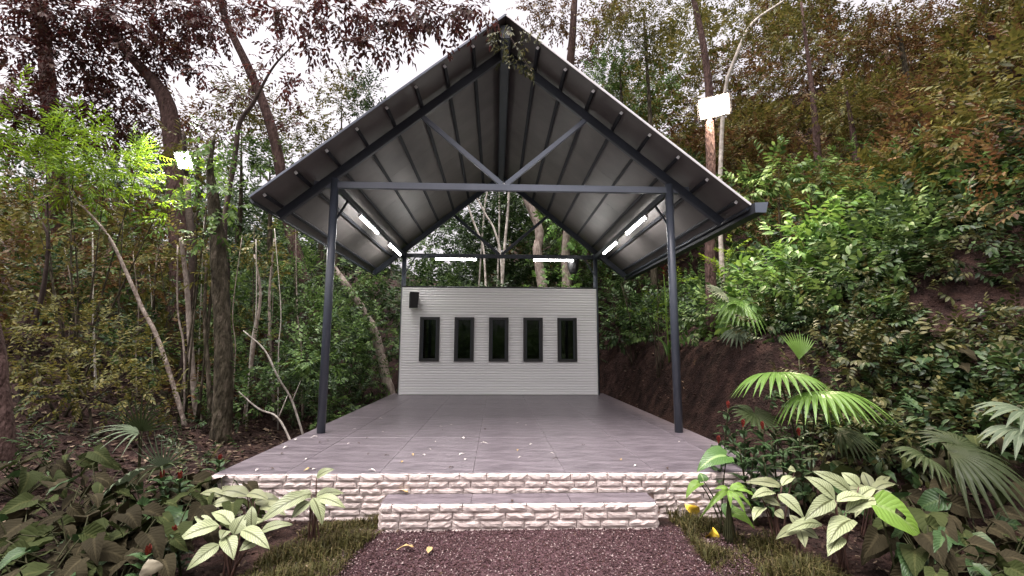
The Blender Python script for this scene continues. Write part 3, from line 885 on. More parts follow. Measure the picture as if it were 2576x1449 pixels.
L5 = scatter(-7.5, -3.1, 4.9, 8.0, 0.55, (0.18, 0.32), (-0.05, 0.15), 32, 0.62)
stuff('ground_cover', 'low dark seedlings and ferns scattered over the litter slope at the left', 'ground cover', L5[::2], 'small', 'lf_scrub', 16, 33, sc=(0.5, 0.8))
stuff('ground_cover', 'low green seedlings on the litter slope at the left', 'ground cover', L5[1::2], 'thin', 'lf_dark', 14, 34, sc=(0.45, 0.75))
R5 = []
for px in range(2000, 2600, 42):
    for py in range(800, 1190, 40):
        if 2290 < px < 2480 and 780 < py < 880: continue
        if px < 2130 and py < 960 and rng.random() < 0.6: continue
        g = ground(px+rng.uniform(-18, 18), py+rng.uniform(-16, 16), 3.2, 14)
        if g[0] > 3.0: R5.append(((g[0], g[1], g[2]+0.05), rng.uniform(0.17, 0.30)))
stuff('hillside_thicket', 'small dark leaves carpeting the slope behind the fan palms', 'thicket', R5[::2], 'mid', 'lf_scrub', 20, 35, sc=(0.5, 0.8))
stuff('hillside_thicket', 'small green leaves carpeting the slope behind the fan palms', 'thicket', R5[1::2], 'broad', 'lf_dark', 18, 36, sc=(0.45, 0.75))
UNSEEN_WOOD = scatter(-22, 22, -17, -9, 2.6, (1.5, 2.3), (0.4, 2.4), 26)  # out of view, added and kept low to darken the window reflections
stuff('far_wood', 'unseen green wood added behind the viewer to darken the window reflections', 'wood', UNSEEN_WOOD, 'mid', 'lf_green', 4, 27, sc=(1.4, 2.2))
# ------------------------------------------------------------------ trees
def px_line(pts):
    return [pt(*p[:3]) for p in pts], [p[3] for p in pts]

def tree(name, label, trunk, limbs=(), crown=(), bark='bark', leaf='lf_red', tpl='sky', dens=7, seed=0, root=True, group=None, cat='tree', sc=(0.85, 1.3), shell=0.15, wob=0.05):
    """trunk and limbs: lists of (px, py, y, radius); crown: (px, py, y, radius in metres)"""
    P, Rr = px_line(trunk)
    if root:                                       # carry the trunk down into the ground
        p = P[0].copy(); g = float(H(p[0], p[1]))
        if p[2] > g+0.12:
            P = [np.array([p[0]+rng.uniform(-0.1, 0.1), p[1]+0.05, g-0.15]), *P]; Rr = [Rr[0]*1.25, *Rr]
        else:
            P[0][2] = g-0.12
    t = empty(name, (P[0][0], P[0][1], float(H(P[0][0], P[0][1])) if root else P[0][2]), label, cat, group)
    tr = tube('trunk', P, Rr, bark, t, 9, 5, wob, seed)
    ends = [P[-1]]
    for i, l in enumerate(limbs):
        p, r = px_line(l)
        tube('limb', p, r, bark, tr, 7, 5, wob, seed+i+1)
        ends += p
    if crown:
        V, T = None, None
        bl = [(pt(a, b_, y), (r, r, r*0.85)) for a, b_, y, r in crown]
        V, T = blobs_cloud(bl, tpl, dens, seed+50, sc=sc, shell=shell, upb=-0.1)
        cr = link('crown', np_mesh('crown', local(V, t), T, leaf), t)
        # twigs from the wood to the leaf masses
        allp = np.array(list(P)+ends)
        tw = []
        for c, r in bl:
            c = np.array(c)
            q = allp[np.argmin(np.linalg.norm(allp-c, axis=1))]
            for k in range(2):
                e = c + rng.normal(0, r[0]*0.45, 3)
                mid = (q+e)/2 + rng.normal(0, 0.12, 3)
                tube('twig', [q, mid, e], [0.022, 0.014, 0.005], bark, tr, 5, 3)
    return t

# left side, against the sky
tree('tall_tree', 'tall pale leaning trunk against the white sky above the left eave', [(790, 800, 13, .18), (735, 600, 13, .17), (705, 420, 13, .155), (685, 330, 13, .14), (655, 240, 13, .13), (620, 160, 13, .12), (572, 60, 13, .10), (556, 0, 13, .09), (545, -90, 13, .07)],
     [[(652, 235, 13, .10), (612, 165, 13.1, .09), (575, 110, 13.2, .07), (535, 70, 13.3, .05)], [(640, 205, 13, .05), (668, 185, 12.9, .04), (680, 120, 12.8, .025)]],
     [(530, 20, 13, .8), (600, 10, 12.6, .6), (500, 80, 13.4, .7), (690, 110, 12.6, .35), (560, -40, 13, .9), (660, 60, 12.8, .5), (740, 190, 13.2, .5), (600, 240, 13.4, .6), (720, 300, 13.2, .5)], 'bark_red', 'lf_red', 'sky', 8, 31)
tree('forked_tree', 'thin dark forked tree standing before the pale leaning trunk', [(570, 720, 9, .055), (565, 560, 9, .05), (590, 400, 9, .05), (603, 310, 9, .045), (635, 262, 9, .04), (655, 225, 9, .03), (690, 165, 9, .022), (745, 105, 9, .012)],
     [[(590, 400, 9, .035), (562, 330, 9, .032), (535, 250, 9, .026), (515, 195, 9, .02), (522, 120, 9, .008)], [(650, 232, 9, .02), (630, 170, 9, .012), (618, 100, 9, .008)], [(520, 180, 9, .014), (548, 150, 9, .006)]],
     [(700, 210, 9, .28), (730, 240, 9, .25), (660, 150, 9, .28), (505, 165, 9, .3), (720, 120, 9, .3)], 'bark_dark', 'lf_red', 'sky', 5, 41, sc=(0.7, 1.0))
tree('spreading_tree', 'dark reddish spreading tree with a forked trunk at the upper left', [(452, 700, 11, .22), (445, 520, 11, .21), (432, 330, 11, .20), (415, 250, 11, .18), (385, 205, 11, .14), (345, 160, 11, .12), (300, 105, 11, .10), (262, 30, 11, .08)],
     [[(420, 262, 11, .15), (402, 180, 11, .12), (396, 90, 11, .10), (402, -20, 11, .08)], [(330, 140, 11, .06), (250, 120, 10.8, .05), (150, 90, 10.6, .03)]],
     [(60, 30, 10.5, 1.0), (180, 70, 10.8, 1.0), (310, 40, 11, 1.05), (430, 60, 11, 1.0), (250, 170, 11, .8), (400, 150, 11.2, .75), (130, 165, 10.6, .75), (470, 10, 10.6, .9), (20, 120, 10.4, .5), (330, 230, 11.2, .6), (480, 160, 11, .5), (240, 20, 10.6, .9), (380, 110, 10.8, .7), (120, 20, 10.3, .8), (200, 130, 10.9, .7), (540, 60, 10.8, .6)], 'bark_red', 'lf_red', 'sky', 11.0, 51)
tree('slender_tree', 'slim reddish tree trunk near the upper left corner', [(140, 520, 12, .20), (128, 350, 12, .19), (118, 180, 12, .17), (105, 60, 12, .15), (98, -40, 12, .14)], [[(120, 200, 12, .06), (60, 150, 12, .05), (0, 140, 12, .04)]],
     [(60, 235, 12, 1.0), (170, 270, 12, .9), (230, 330, 12.2, .9), (30, 330, 12, .9), (310, 330, 12.2, .8), (380, 300, 12.3, .7), (110, 300, 12, .8), (280, 270, 12.1, .8), (20, 260, 11.8, .8)], 'bark_red', 'lf_red', 'sky', 10.0, 61)
tree('big_tree', 'thick mossy trunk wrapped in vines left of the pavilion', [(556, 1120, 7.4, .15), (563, 950, 7.4, .135), (557, 760, 7.4, .125), (546, 600, 7.4, .115), (535, 490, 7.4, .085), (528, 420, 7.4, .05), (540, 340, 7.4, .02)],
     [[(556, 760, 7.35, .03), (575, 900, 7.3, .035), (588, 1010, 7.3, .035), (595, 1125, 7.3, .04)], [(540, 560, 7.3, .02), (560, 640, 7.25, .02), (578, 780, 7.25, .022), (572, 960, 7.22, .025), (600, 1110, 7.2, .025)], [(535, 500, 7.4, .05), (500, 430, 7.3, .035), (470, 350, 7.3, .02)], [(528, 440, 7.4, .05), (560, 380, 7.4, .03), (600, 350, 7.4, .02)]],
     [(500, 470, 7.3, .4), (560, 520, 7.5, .35), (470, 540, 7.2, .35), (600, 450, 7.5, .3), (520, 600, 7.1, .25), (530, 390, 7.4, .35), (545, 345, 7.4, .3), (500, 400, 7.4, .3)], 'bark', 'lf_green', 'mid', 8, 71, sc=(0.7, 1.0), wob=0.10)
tree('edge_tree', 'reddish trunk cut by the left edge of the picture', [(8, 1100, 5.3, .10), (-2, 980, 5.3, .085), (-14, 860, 5.3, .08), (-50, 700, 5.3, .07), (-80, 400, 5.3, .06)], (), (), 'bark_red', seed=81)
tree('leaning_tree', 'pale scarred trunk leaning beside the left end of the rear wall', [(987, 1005, 12.7, .14), (972, 950, 12.7, .125), (955, 880, 12.7, .12), (940, 830, 12.7, .115), (920, 790, 12.7, .10), (880, 730, 12.7, .09), (830, 660, 12.7, .07)], [[(952, 870, 12.7, .05), (938, 862, 12.6, .045)], [(965, 920, 12.7, .05), (975, 905, 12.6, .04)]],
     [(860, 740, 12.6, .5), (905, 690, 12.8, .45), (930, 730, 13, .4)], 'bark_pale', 'lf_green', 'mid', 8, 91, wob=0.12)
for i, (l, lab) in enumerate([
        ([(770, 1075, 8.2, 0.019), (735, 1010, 8.1, 0.018), (700, 950, 8.0, 0.017), (665, 880, 8.0, 0.014), (612, 832, 8.0, 0.009)], 'long pale fallen branch slanting down to the left edge of the platform'),
        ([(745, 1062, 7.6, 0.018), (700, 1052, 7.6, 0.016), (650, 1028, 7.6, 0.014), (600, 985, 7.6, 0.009)], 'shorter pale branch lying low left of the front column')]):
    P, Rr = px_line(l)
    if P[0][2] > H(P[0][0], P[0][1]): P[0][2] = float(H(P[0][0], P[0][1]))-0.05
    t = empty('fallen_branch', P[0], lab, 'branch')
    tube('stick', P, Rr, 'birch', t, 7, 5, 0.12, i)
    tube('side_twig', [P[1], P[1]+np.array([0.12, 0, 0.35])], [.012, .005], 'birch', t, 5, 3)

# saplings in the left wood
SAP = [
    ('pale thin sapling leaning right in the left wood, left of the vine trunk', [(500, 1110, 8.2, .055), (490, 1000, 8.2, .05), (478, 850, 8.2, .045), (470, 720, 8.2, .04), (455, 600, 8.2, .03)], 'bark_pale'),
    ('crooked pale stem slanting through the left wood', [(460, 1050, 7.8, .035), (400, 860, 7.8, .033), (360, 780, 7.8, .03), (320, 690, 7.8, .028), (270, 590, 7.8, .022), (190, 500, 7.8, .012)], 'bark_pale'),
    ('slim brown stem close by the left of the vine trunk', [(530, 1105, 7.9, .04), (525, 950, 7.9, .038), (515, 800, 7.9, .03), (520, 650, 7.9, .02)], 'bark'),
    ('slim pale stem right of the vine trunk', [(612, 1080, 8.8, .035), (640, 860, 8.8, .03), (655, 740, 8.8, .025), (640, 640, 8.8, .015)], 'bark_pale'),
    ('thin grey stem between the vine trunk and the front column', [(690, 1040, 9.4, .035), (680, 880, 9.4, .03), (678, 740, 9.4, .025), (690, 600, 9.4, .012)], 'bark_pale'),
    ('dark branching stem at the far left', [(60, 940, 7.0, .04), (85, 820, 7.0, .035), (110, 720, 7.0, .03), (120, 600, 7.0, .02), (95, 540, 7.0, .01)], 'bark_dark'),
    ('thin brown sapling behind the crooked pale stem', [(420, 1080, 9.0, .035), (400, 960, 9.0, .03), (385, 820, 9.0, .03), (395, 640, 9.0, .015)], 'bark'),
]
for i, (lab, l, bk) in enumerate(SAP):
    tp = l[-1]
    tree('sapling', lab, l, [[(l[2][0], l[2][1], l[2][2], l[2][3]*0.6), (l[2][0]+35, l[2][1]-90, l[2][2]-0.1, .006)]], [(tp[0], tp[1], tp[2], .38), (tp[0]+40, tp[1]+60, tp[2]-0.1, .28)], bk, 'lf_olive', 'mid', 8, 200+i*7, sc=(0.6, 0.9))

for i in range(16):
    px = [195, 240, 300, 345, 385, 425, 470, 495, 515, 585, 625, 650, 672, 705, 735, 765][i]
    Y = rng.uniform(7.9, 10.2); dx = rng.uniform(-40, 40); top = rng.uniform(520, 700)
    base = pt(px, 1000, Y); gb = float(H(base[0], base[1]))-0.05
    P = [np.array([base[0], base[1], gb]), pt(px+dx*0.3, 880, Y), pt(px+dx*0.5+rng.uniform(-12, 12), 780, Y), pt(px+dx, top, Y)]
    P = [q for k, q in enumerate(P) if k == 0 or q[2] > gb+0.3]
    t = empty('thin_stem', (base[0], base[1], gb+0.05), 'one of the thin bare stems standing in the left wood', 'stem', 'thin bare stems in the left wood')
    rr_ = rng.uniform(.010, .020)
    st = tube('stem', P, list(np.linspace(rr_, rr_*0.5, len(P))), ['bark_pale', 'birch', 'bark'][i % 3], t, 6, 5, 0.1, i)
    tube('side_twig', [P[-2], P[-2]+np.array([rng.uniform(-.3, .3), -.05, .45])], [rr_*0.5, rr_*0.2], 'bark_pale', st, 5, 3)
# behind the rear wall
STEM = [
    ('tallest pale bamboo-like stem behind the gable, right of centre', [(1262, 760, 14.6, .05), (1270, 615, 14.6, .045), (1276, 550, 14.6, .045), (1281, 470, 14.6, .04), (1288, 330, 14.6, .03)]),
    ('straight thin pale stem behind the gable centre', [(1250, 770, 15.0, .035), (1256, 560, 15.0, .03), (1256, 480, 15.0, .03), (1258, 350, 15, .02)]),
    ('slanting pale stem behind the gable, leaning left', [(1262, 680, 14.2, .035), (1246, 585, 14.2, .033), (1222, 540, 14.2, .03), (1196, 490, 14.2, .028), (1150, 400, 14.2, .02)]),
    ('long thin pale stem at the left behind the gable', [(1222, 760, 14.0, .035), (1220, 675, 14.0, .033), (1214, 615, 14.0, .032), (1192, 560, 14.0, .03), (1174, 505, 14.0, .025), (1160, 440, 14, .02)]),
    ('short thin pale stem high behind the tie beam centre', [(1205, 720, 15.3, .03), (1219, 525, 15.3, .03), (1229, 470, 15.3, .025), (1235, 380, 15.3, .015)]),
]
for i, (lab, l) in enumerate(STEM):
    tree('bamboo_stem', lab, l, (), [(l[-1][0], l[-1][1], l[-1][2], .4)], 'birch', 'lf_green', 'thin', 8, 300+i*5, group='pale stems behind the gable')
tree('gnarled_tree', 'thick pale gnarled trunk behind the right side of the gable', [(1375, 800, 14.0, .17), (1352, 640, 14.0, .14), (1358, 595, 14.0, .14), (1346, 547, 14.0, .13), (1322, 494, 14.0, .11), (1300, 430, 14.0, .09), (1290, 300, 14, .07)], [[(1352, 570, 14, .06), (1375, 540, 13.9, .05), (1385, 505, 13.9, .03)]], [(1300, 380, 14, .6), (1400, 470, 14.2, .5)], 'bark_pale', 'lf_green', 'mid', 7, 331, wob=0.12)
tree('twin_trunk_tree', 'pale twin-trunk tree rising behind the rear wall right of centre', [(1424, 770, 13.5, .15), (1425, 700, 13.5, .14), (1422, 640, 13.5, .13), (1430, 560, 13.5, .11), (1450, 470, 13.5, .08)], [[(1420, 760, 13.5, .12), (1408, 705, 13.5, .11), (1394, 660, 13.5, .09), (1390, 600, 13.5, .06)]], [(1430, 590, 13.3, .45), (1470, 600, 13.4, .45), (1400, 560, 13.6, .4), (1440, 540, 13.2, .4)], 'bark_pale', 'lf_fresh', 'mid', 9, 341, wob=0.1)

# right side
tree('lamp_tree', 'brown trunk carrying the right floodlight, with spreading bare limbs', [(1792, 835, 9.5, .13), (1786, 620, 9.5, .105), (1788, 420, 9.5, .10), (1784, 300, 9.5, .095), (1783, 215, 9.5, .085), (1765, 90, 9.5, .07), (1738, -30, 9.5, .05)],
     [[(1784, 240, 9.5, .08), (1815, 150, 9.5, .07), (1838, 60, 9.5, .06), (1850, -20, 9.5, .05)], [(1786, 330, 9.4, .05), (1830, 255, 9.3, .045), (1900, 182, 9.2, .04), (1990, 142, 9.1, .034), (2090, 150, 9.0, .028), (2170, 190, 8.9, .02), (2215, 220, 8.9, .01)]],
     [(1740, 30, 9.6, .6), (1850, 40, 9.6, .6), (1960, 90, 9.4, .5), (2080, 120, 9.2, .4), (1720, 130, 9.8, .5)], 'bark_red', 'lf_olive', 'small', 6, 351)
tree('pale_limb_tree', 'slim pale trunk arching up right above the right floodlight', [(1812, 560, 10.4, .05), (1814, 380, 10.4, .05), (1824, 232, 10.2, .045), (1848, 150, 10.0, .04), (1890, 62, 10.0, .035), (1960, 10, 10.0, .03), (2020, -30, 10, .02)], (), [(1900, 20, 10, .4), (1990, -10, 10, .5)], 'birch', 'lf_olive', 'small', 6, 361)
tree('forked_pale_tree', 'pale forked trunk rising behind the roof right of the ridge', [(1425, 420, 16, .17), (1432, 200, 16, .16), (1437, 130, 16, .15), (1442, 60, 16, .13), (1447, -30, 16, .11)], [[(1440, 90, 16, .09), (1458, 40, 16, .08), (1486, -20, 16, .06)]],
     [(1400, 40, 16, 1.0), (1500, 60, 16.2, 1.0), (1350, 20, 15.8, .8), (1560, 20, 16, .9), (1480, 140, 16.4, .8)], 'bark_red', 'lf_brown', 'sky', 9, 371)
for i, (px, py, y, r, lab, lf) in enumerate([
        (1620, 70, 14.5, 1.5, 'olive crowned tree on the hill between the ridge and the right floodlight', 'lf_olive'),
        (2020, 60, 12.0, 1.4, 'olive tree at the top of the picture right of the floodlight', 'lf_olive'),
        (2260, 90, 11.5, 1.5, 'reddish brown tree high on the right hillside', 'lf_brown'),
        (2480, 60, 10.5, 1.4, 'dull olive tree at the upper right corner', 'lf_olive'),
        (1560, 210, 15.0, 1.2, 'grey green tree just above the right roof slope', 'lf_green'),
        (2130, 260, 11.0, 1.0, 'yellowish tree crown in the middle of the right hillside', 'lf_olive'),
        (2380, 300, 9.5, 1.1, 'brown shrubby tree on the dark upper right slope', 'lf_brown')]):
    g = pt(px, py, y); gz_ = float(H(g[0], g[1]))
    if g[2]-r*1.2 < gz_: gz_ = g[2]-r*1.2
    # trunk foot directly below the crown
    t = empty('hill_tree', (g[0], g[1], float(H(g[0], g[1]))), lab, 'tree')
    f = np.array([g[0], g[1], float(H(g[0], g[1]))-0.15])
    tr = tube('trunk', [f, (f+g)/2+np.array([0.12, 0, 0]), g+np.array([0, 0, r*0.5])], [.12, .09, .03], 'bark_red' if i % 2 else 'bark', t, 8, 4, 0.08, i)
    bl = [(g+rng.normal(0, r*0.5, 3)*np.array([1.1, 0.7, 0.8]), r*rng.uniform(0.45, 0.7)) for _ in range(7)]
    for k in range(5):
        tube('limb', [(f+g)/2+np.array([0.12, 0, 0.2*k]), (np.array(bl[k][0])+g)/2, bl[k][0]], [.05, .03, .01], 'bark', tr, 6, 3)
    V, T = blobs_cloud(bl, 'small' if lf != 'lf_lime' else 'mid', 8, 400+i, sc=(0.9, 1.4), shell=0.3)
    link('crown', np_mesh('crown', local(V, t), T, lf), t)

# trees behind the left roof slope, against the sky
for i, (px, py, y, r, lab, lf) in enumerate([
        (810, 330, 15, 1.25, 'grey green tree top rising behind the left roof slope', 'lf_olive'),
        (940, 235, 16, .95, 'dark bushy tree top touching the left roof slope near the ridge', 'lf_dark'),
        (860, 230, 17, 1.0, 'sparse olive tree top in the sky gap left of the roof', 'lf_olive'),
        (610, 300, 16, 1.5, 'olive green tree top behind the thin forked tree', 'lf_olive'),
        (680, 380, 14, 1.0, 'green shrubby tree top at the lower left of the roof slope', 'lf_green'),
        (500, 330, 15, 1.2, 'dim tree top between the spreading tree and the forked tree', 'lf_brown')]):
    g = pt(px, py, y)
    t = empty('skyline_tree', (g[0], g[1], float(H(g[0], g[1]))), lab, 'tree')
    f = np.array([g[0], g[1], float(H(g[0], g[1]))-0.15])
    tr = tube('trunk', [f, (f+g)/2+np.array([0.2, 0, 0]), g-np.array([0, 0, r*0.25])], [.16, .09, .012], 'bark', t, 8, 4, 0.08, i)
    bl = [(g+rng.normal(0, r*0.55, 3)*np.array([1.0, 0.7, 0.8]), r*rng.uniform(0.35, 0.6)) for _ in range(8)]
    for k in range(5):
        tube('limb', [g-np.array([0, 0, r*(0.3+0.2*k)]), (np.array(bl[k][0])+g)/2, bl[k][0]], [.05, .03, .01], 'bark', tr, 6, 3)
    V, T = blobs_cloud(bl, 'sky', 7.5, 450+i, sc=(0.8, 1.2), shell=0.3, clip_ground=False)
    link('crown', np_mesh('crown', local(V, t), T, lf), t)

# overhanging tree rooted behind the viewer, its limb crosses the top of the view
ot_ = empty('overhanging_tree', (-4.2, -1.8, float(H(-4.2, -1.8))), 'dark branch with drooping leaves reaching over the roof ridge from the upper left', 'tree')
p0 = np.array([-4.2, -1.8, float(H(-4.2, -1.8))-0.1])
LP = [pt(610, -60, 5.0), pt(720, 55, 5.2), pt(830, 95, 5.3), pt(960, 80, 5.3), pt(1090, 72, 5.2), pt(1200, 62, 5.1), pt(1275, 75, 5.0)]
tk = tube('trunk', [p0, p0+np.array([0.1, 0.2, 3.0]), np.array([-3.9, 0.2, 5.4])], [.22, .19, .13], 'bark_dark', ot_, 10, 5, 0.06)
tube('limb', [np.array([-3.9, 0.2, 5.4]), np.array([-3.5, 2.8, 5.6])] + LP, [.13, .09, .055, .045, .042, .036, .030, .022, .012], 'bark_dark', tk, 8, 5, 0.08)
tube('limb', [LP[1], pt(680, -10, 5.0), pt(640, -80, 4.9)], [.03, .025, .02], 'bark_dark', tk, 6, 4)
tube('limb', [LP[3], pt(1010, 110, 5.4), pt(1065, 160, 5.5)], [.03, .02, .01], 'bark_dark', tk, 6, 4)
bl = [(pt(a, b_, y), r) for a, b_, y, r in [(700, 20, 5.2, .28), (770, 30, 5.2, .30), (840, 40, 5.3, .34), (900, 20, 5.2, .34), (960, 50, 5.3, .32), (1030, 20, 5.2, .34), (1090, 40, 5.2, .32), (1150, 20, 5.2, .30), (1210, 20, 5.1, .24), (880, 110, 5.3, .20), (940, 120, 5.3, .18), (810, 130, 5.3, .16), (1000, 110, 5.3, .2), (760, 90, 5.2, .14)]]
V, T = blobs_cloud(bl, 'sky', 30, 500, free=True, sc=(0.5, 0.8), shell=0.1, upb=-0.3, clip_ground=False)
link('crown', np_mesh('crown', local(V, ot_), T, 'lf_red'), ot_)
P = np.array([pt(a+rng.uniform(-14, 14), b_+rng.uniform(-14, 14), 4.95) for q_ in range(2) for a, b_ in [(1262, 80), (1275, 100), (1290, 90), (1268, 120), (1300, 110), (1310, 130), (1255, 95), (1285, 130), (1320, 150), (1275, 75), (1335, 175), (1240, 80), (1330, 95), (1350, 85), (1262, 140), (1298, 160)]])
D = np.tile([0.1, -0.1, -0.9], (len(P), 1)) + rng.normal(0, 0.55, (len(P), 3))
V, T = cloud(TPL['sky'], P, D, rng.uniform(0.38, 0.58, len(P)), 3)
link('hanging_leaves', np_mesh('hanging_leaves', local(V, ot_), T, 'lf_scrub'), ot_)
tube('twig', [LP[-1], pt(1290, 105, 4.97), pt(1318, 150, 4.95), pt(1340, 185, 4.95)], [.012, .009, .007, .003], 'bark_dark', ot_, 5, 4)

# ------------------------------------------------------------------ bushes one can tell apart
def bush(name, label, cs, tpl, mat, dens, seed, sc=(0.8, 1.2), cat='bush', group=None, stems=4):
    """cs: (px, py, y, radius) of the leaf masses; stems grow from the ground below"""
    pts = [(pt(a, b_, y), r) for a, b_, y, r in cs]
    c0 = np.mean([p for p, r in pts], axis=0)
    gz_ = float(H(c0[0], c0[1]))
    t = empty(name, (c0[0], c0[1], gz_), label, cat, group)
    V, T = blobs_cloud(pts, tpl, dens, seed, sc=sc, shell=0.35)
    link('foliage', np_mesh('foliage', local(V, t), T, mat), t)
    for k in range(stems):
        e = np.array(pts[k % len(pts)][0])+rng.normal(0, 0.1, 3)
        b0 = np.array([c0[0]+rng.uniform(-.15, .15), c0[1]+rng.uniform(-.15, .15), 0]); b0[2] = float(H(b0[0], b0[1]))-0.05
        tube('stem', [b0, (b0+e)/2+rng.normal(0, 0.06, 3), e], [.02, .014, .005], 'bark', t, 5, 3)
    return t
bush('broadleaf_bush', 'bright green large-leaved bush beside the right column', [(1900, 720, 8.0, .45), (1960, 770, 7.9, .42), (1860, 780, 8.1, .36), (1990, 690, 8.0, .38), (1930, 830, 7.9, .3)], 'bigleaf', 'lf_fresh', 12, 601, (0.65, 0.95))
bush('broadleaf_bush', 'fresh green drooping bush just right of the gutter end', [(2060, 560, 8.0, .42), (2130, 600, 7.9, .42), (2010, 610, 8.1, .38), (2190, 650, 7.8, .36), (2100, 650, 7.8, .36)], 'bigleaf', 'lf_fresh', 12, 602, (0.6, 0.9))
bush('broadleaf_bush', 'mid green bush in the middle of the right slope', [(2280, 560, 7.6, .45), (2360, 620, 7.4, .45), (2260, 660, 7.4, .4), (2200, 760, 7.2, .4)], 'broad', 'lf_green', 13, 603, (0.8, 1.1))
bush('broadleaf_bush', 'olive green bush near the right edge of the picture', [(2480, 520, 6.8, .45), (2540, 620, 6.6, .42), (2460, 650, 6.7, .4)], 'broad', 'lf_olive', 13, 604, (0.7, 1.0))
bush('broadleaf_bush', 'yellow green low bush at the right edge under the bare earth patch', [(2530, 900, 5.6, .3), (2480, 930, 5.5, .26), (2560, 960, 5.4, .26)], 'broad', 'lf_olive', 15, 605, (0.55, 0.8))
bush('broadleaf_bush', 'grey green bush above the right end of the roof', [(1960, 430, 9.5, .55), (2050, 460, 9.3, .5), (1900, 470, 9.6, .45)], 'broad', 'lf_green', 12, 606, (0.8, 1.1))
bush('broadleaf_bush', 'pale green bush on the slope above the lamp tree foot', [(2180, 430, 9.3, .6), (2280, 420, 9.0, .55), (2240, 490, 8.8, .5)], 'thin', 'lf_green', 12, 607, (0.9, 1.3))
bush('broadleaf_bush', 'dark green bush between the white wall and the right column', [(1590, 760, 12.4, .5), (1560, 700, 12.8, .4), (1640, 780, 11.8, .45), (1560, 830, 12.6, .4)], 'broad', 'lf_dark', 13, 608, (0.8, 1.1))
bush('broadleaf_bush', 'fresh green shrub peeking over the top right of the rear wall', [(1390, 705, 12.9, .32), (1350, 715, 12.9, .25), (1440, 712, 12.8, .22)], 'bigleaf', 'lf_fresh', 13, 609, (0.5, 0.7))
bush('broadleaf_bush', 'dark bush left of the rear wall behind the platform edge', [(940, 760, 13.2, .5), (900, 830, 12.4, .5), (860, 900, 11.6, .45), (950, 900, 13.4, .45), (880, 960, 11.5, .35)], 'broad', 'lf_dark', 14, 610, (0.7, 1.0))
bush('broadleaf_bush', 'green bush under the left eave between column and wall', [(770, 700, 10.5, .55), (740, 620, 10.8, .5), (800, 780, 10.6, .5), (900, 720, 11.8, .4)], 'small', 'lf_green', 15, 611, (0.9, 1.2))
bush('broadleaf_bush', 'dark bush low beside the left column', [(720, 920, 9.2, .4), (760, 980, 9.0, .35), (680, 980, 8.8, .35), (800, 900, 10, .4)], 'small', 'lf_dark', 16, 612, (0.8, 1.1))
bush('lime_bush', 'bright yellow green foliage lit by the left floodlight', [(90, 340, 7.8, .62), (190, 370, 7.8, .6), (290, 390, 7.9, .55), (60, 430, 7.6, .55), (350, 430, 8.0, .45), (200, 450, 7.6, .5), (410, 500, 8.0, .32), (440, 540, 8.0, .2)], 'thin', 'lf_lime', 11, 613, (0.7, 1.1), stems=7)  # floodlit brightness is also put into the lime leaf colour
bush('lime_bush', 'small bright green leaves left of the left eave corner', [(520, 440, 8.0, .26), (500, 480, 7.9, .22), (560, 500, 8, .2)], 'mid', 'lf_lime', 12, 614, (0.6, 0.8))
bush('fern_bush', 'yellow green ferny clump behind the right column', [(1660, 730, 10.2, .26), (1630, 770, 10.2, .24), (1690, 700, 10.2, .2)], 'thin', 'lf_lime', 14, 615, (0.6, 0.9), 'fern')
bush('fern_bush', 'yellow green ferny clump right of the lamp tree foot', [(1820, 660, 8.9, .2), (1815, 700, 8.9, .18), (1840, 625, 8.9, .18)], 'thin', 'lf_lime', 16, 616, (0.5, 0.8), 'fern')
bush('creeper', 'mound of small yellow olive creeper leaves at the far left', [(150, 830, 7.2, .6), (260, 860, 7.0, .5), (60, 900, 6.6, .5), (330, 920, 7.0, .4)], 'small', 'lf_olive', 17, 617, (0.7, 1.0))
bush('creeper', 'lower mound of olive creeper leaves above the leaf litter', [(200, 960, 6.4, .4), (300, 980, 6.5, .38), (120, 980, 6.1, .32), (400, 1000, 6.8, .35)], 'small', 'lf_olive', 17, 618, (0.6, 0.9))

# ------------------------------------------------------------------ broad single leaves
def blade(base, tip, width, upv=(0, 0, 1), arch=0.12, fold=0.18, prof='ovate', nseg=9, nc=3, ripple=0.012, seed=0, lobe=0.0):
    r = np.random.default_rng(seed)
    base, tip = np.array(base, float), np.array(tip, float)
    a = tip-base; L = np.linalg.norm(a); a /= L
    u = np.array(upv, float); u -= a*(u @ a); u /= np.linalg.norm(u)+1e-9
    s = np.cross(a, u)
    V, UV, F = [], [], []
    ph = r.uniform(0, 6.28, 4)
    for i in range(nseg+1):
        t = i/nseg
        if prof == 'ovate': w = (math.sin(math.pi*t**0.78)**0.85)*(1-0.15*t)+0.015
        elif prof == 'lance': w = math.sin(math.pi*t**0.7)**0.9*(1-0.3*t)+0.012
        elif prof == 'heart': w = (min(1, (t+0.02)/0.16)**0.6)*(1-t**1.9)**0.95+0.012
        else: w = math.sin(math.pi*min(1, t*0.97+0.03)**0.9)**0.6
        c = base+a*L*t + u*L*arch*4*t*(1-t) - np.array([0, 0, 1])*L*arch*1.3*t*t
        for k in range(-nc, nc+1):
            q = k/nc
            p = c + s*q*w*width/2 + u*(abs(q)*w*width/2*fold)
            p = p + u*ripple*L*(math.sin(t*17+ph[0]+q*2)*abs(q) + 0.7*math.sin(t*9+ph[1]+q*3))
            if lobe: p = p - a*L*lobe*(abs(q)**1.6)*max(0, 1-t*2.2)
            V.append(p); UV.append((q*0.5+0.5, t))
    m_ = 2*nc+1
    for i in range(nseg):
        for k in range(m_-1):
            b0 = i*m_+k
            F.append((b0, b0+1, b0+m_+1, b0+m_))
    return V, F, UV

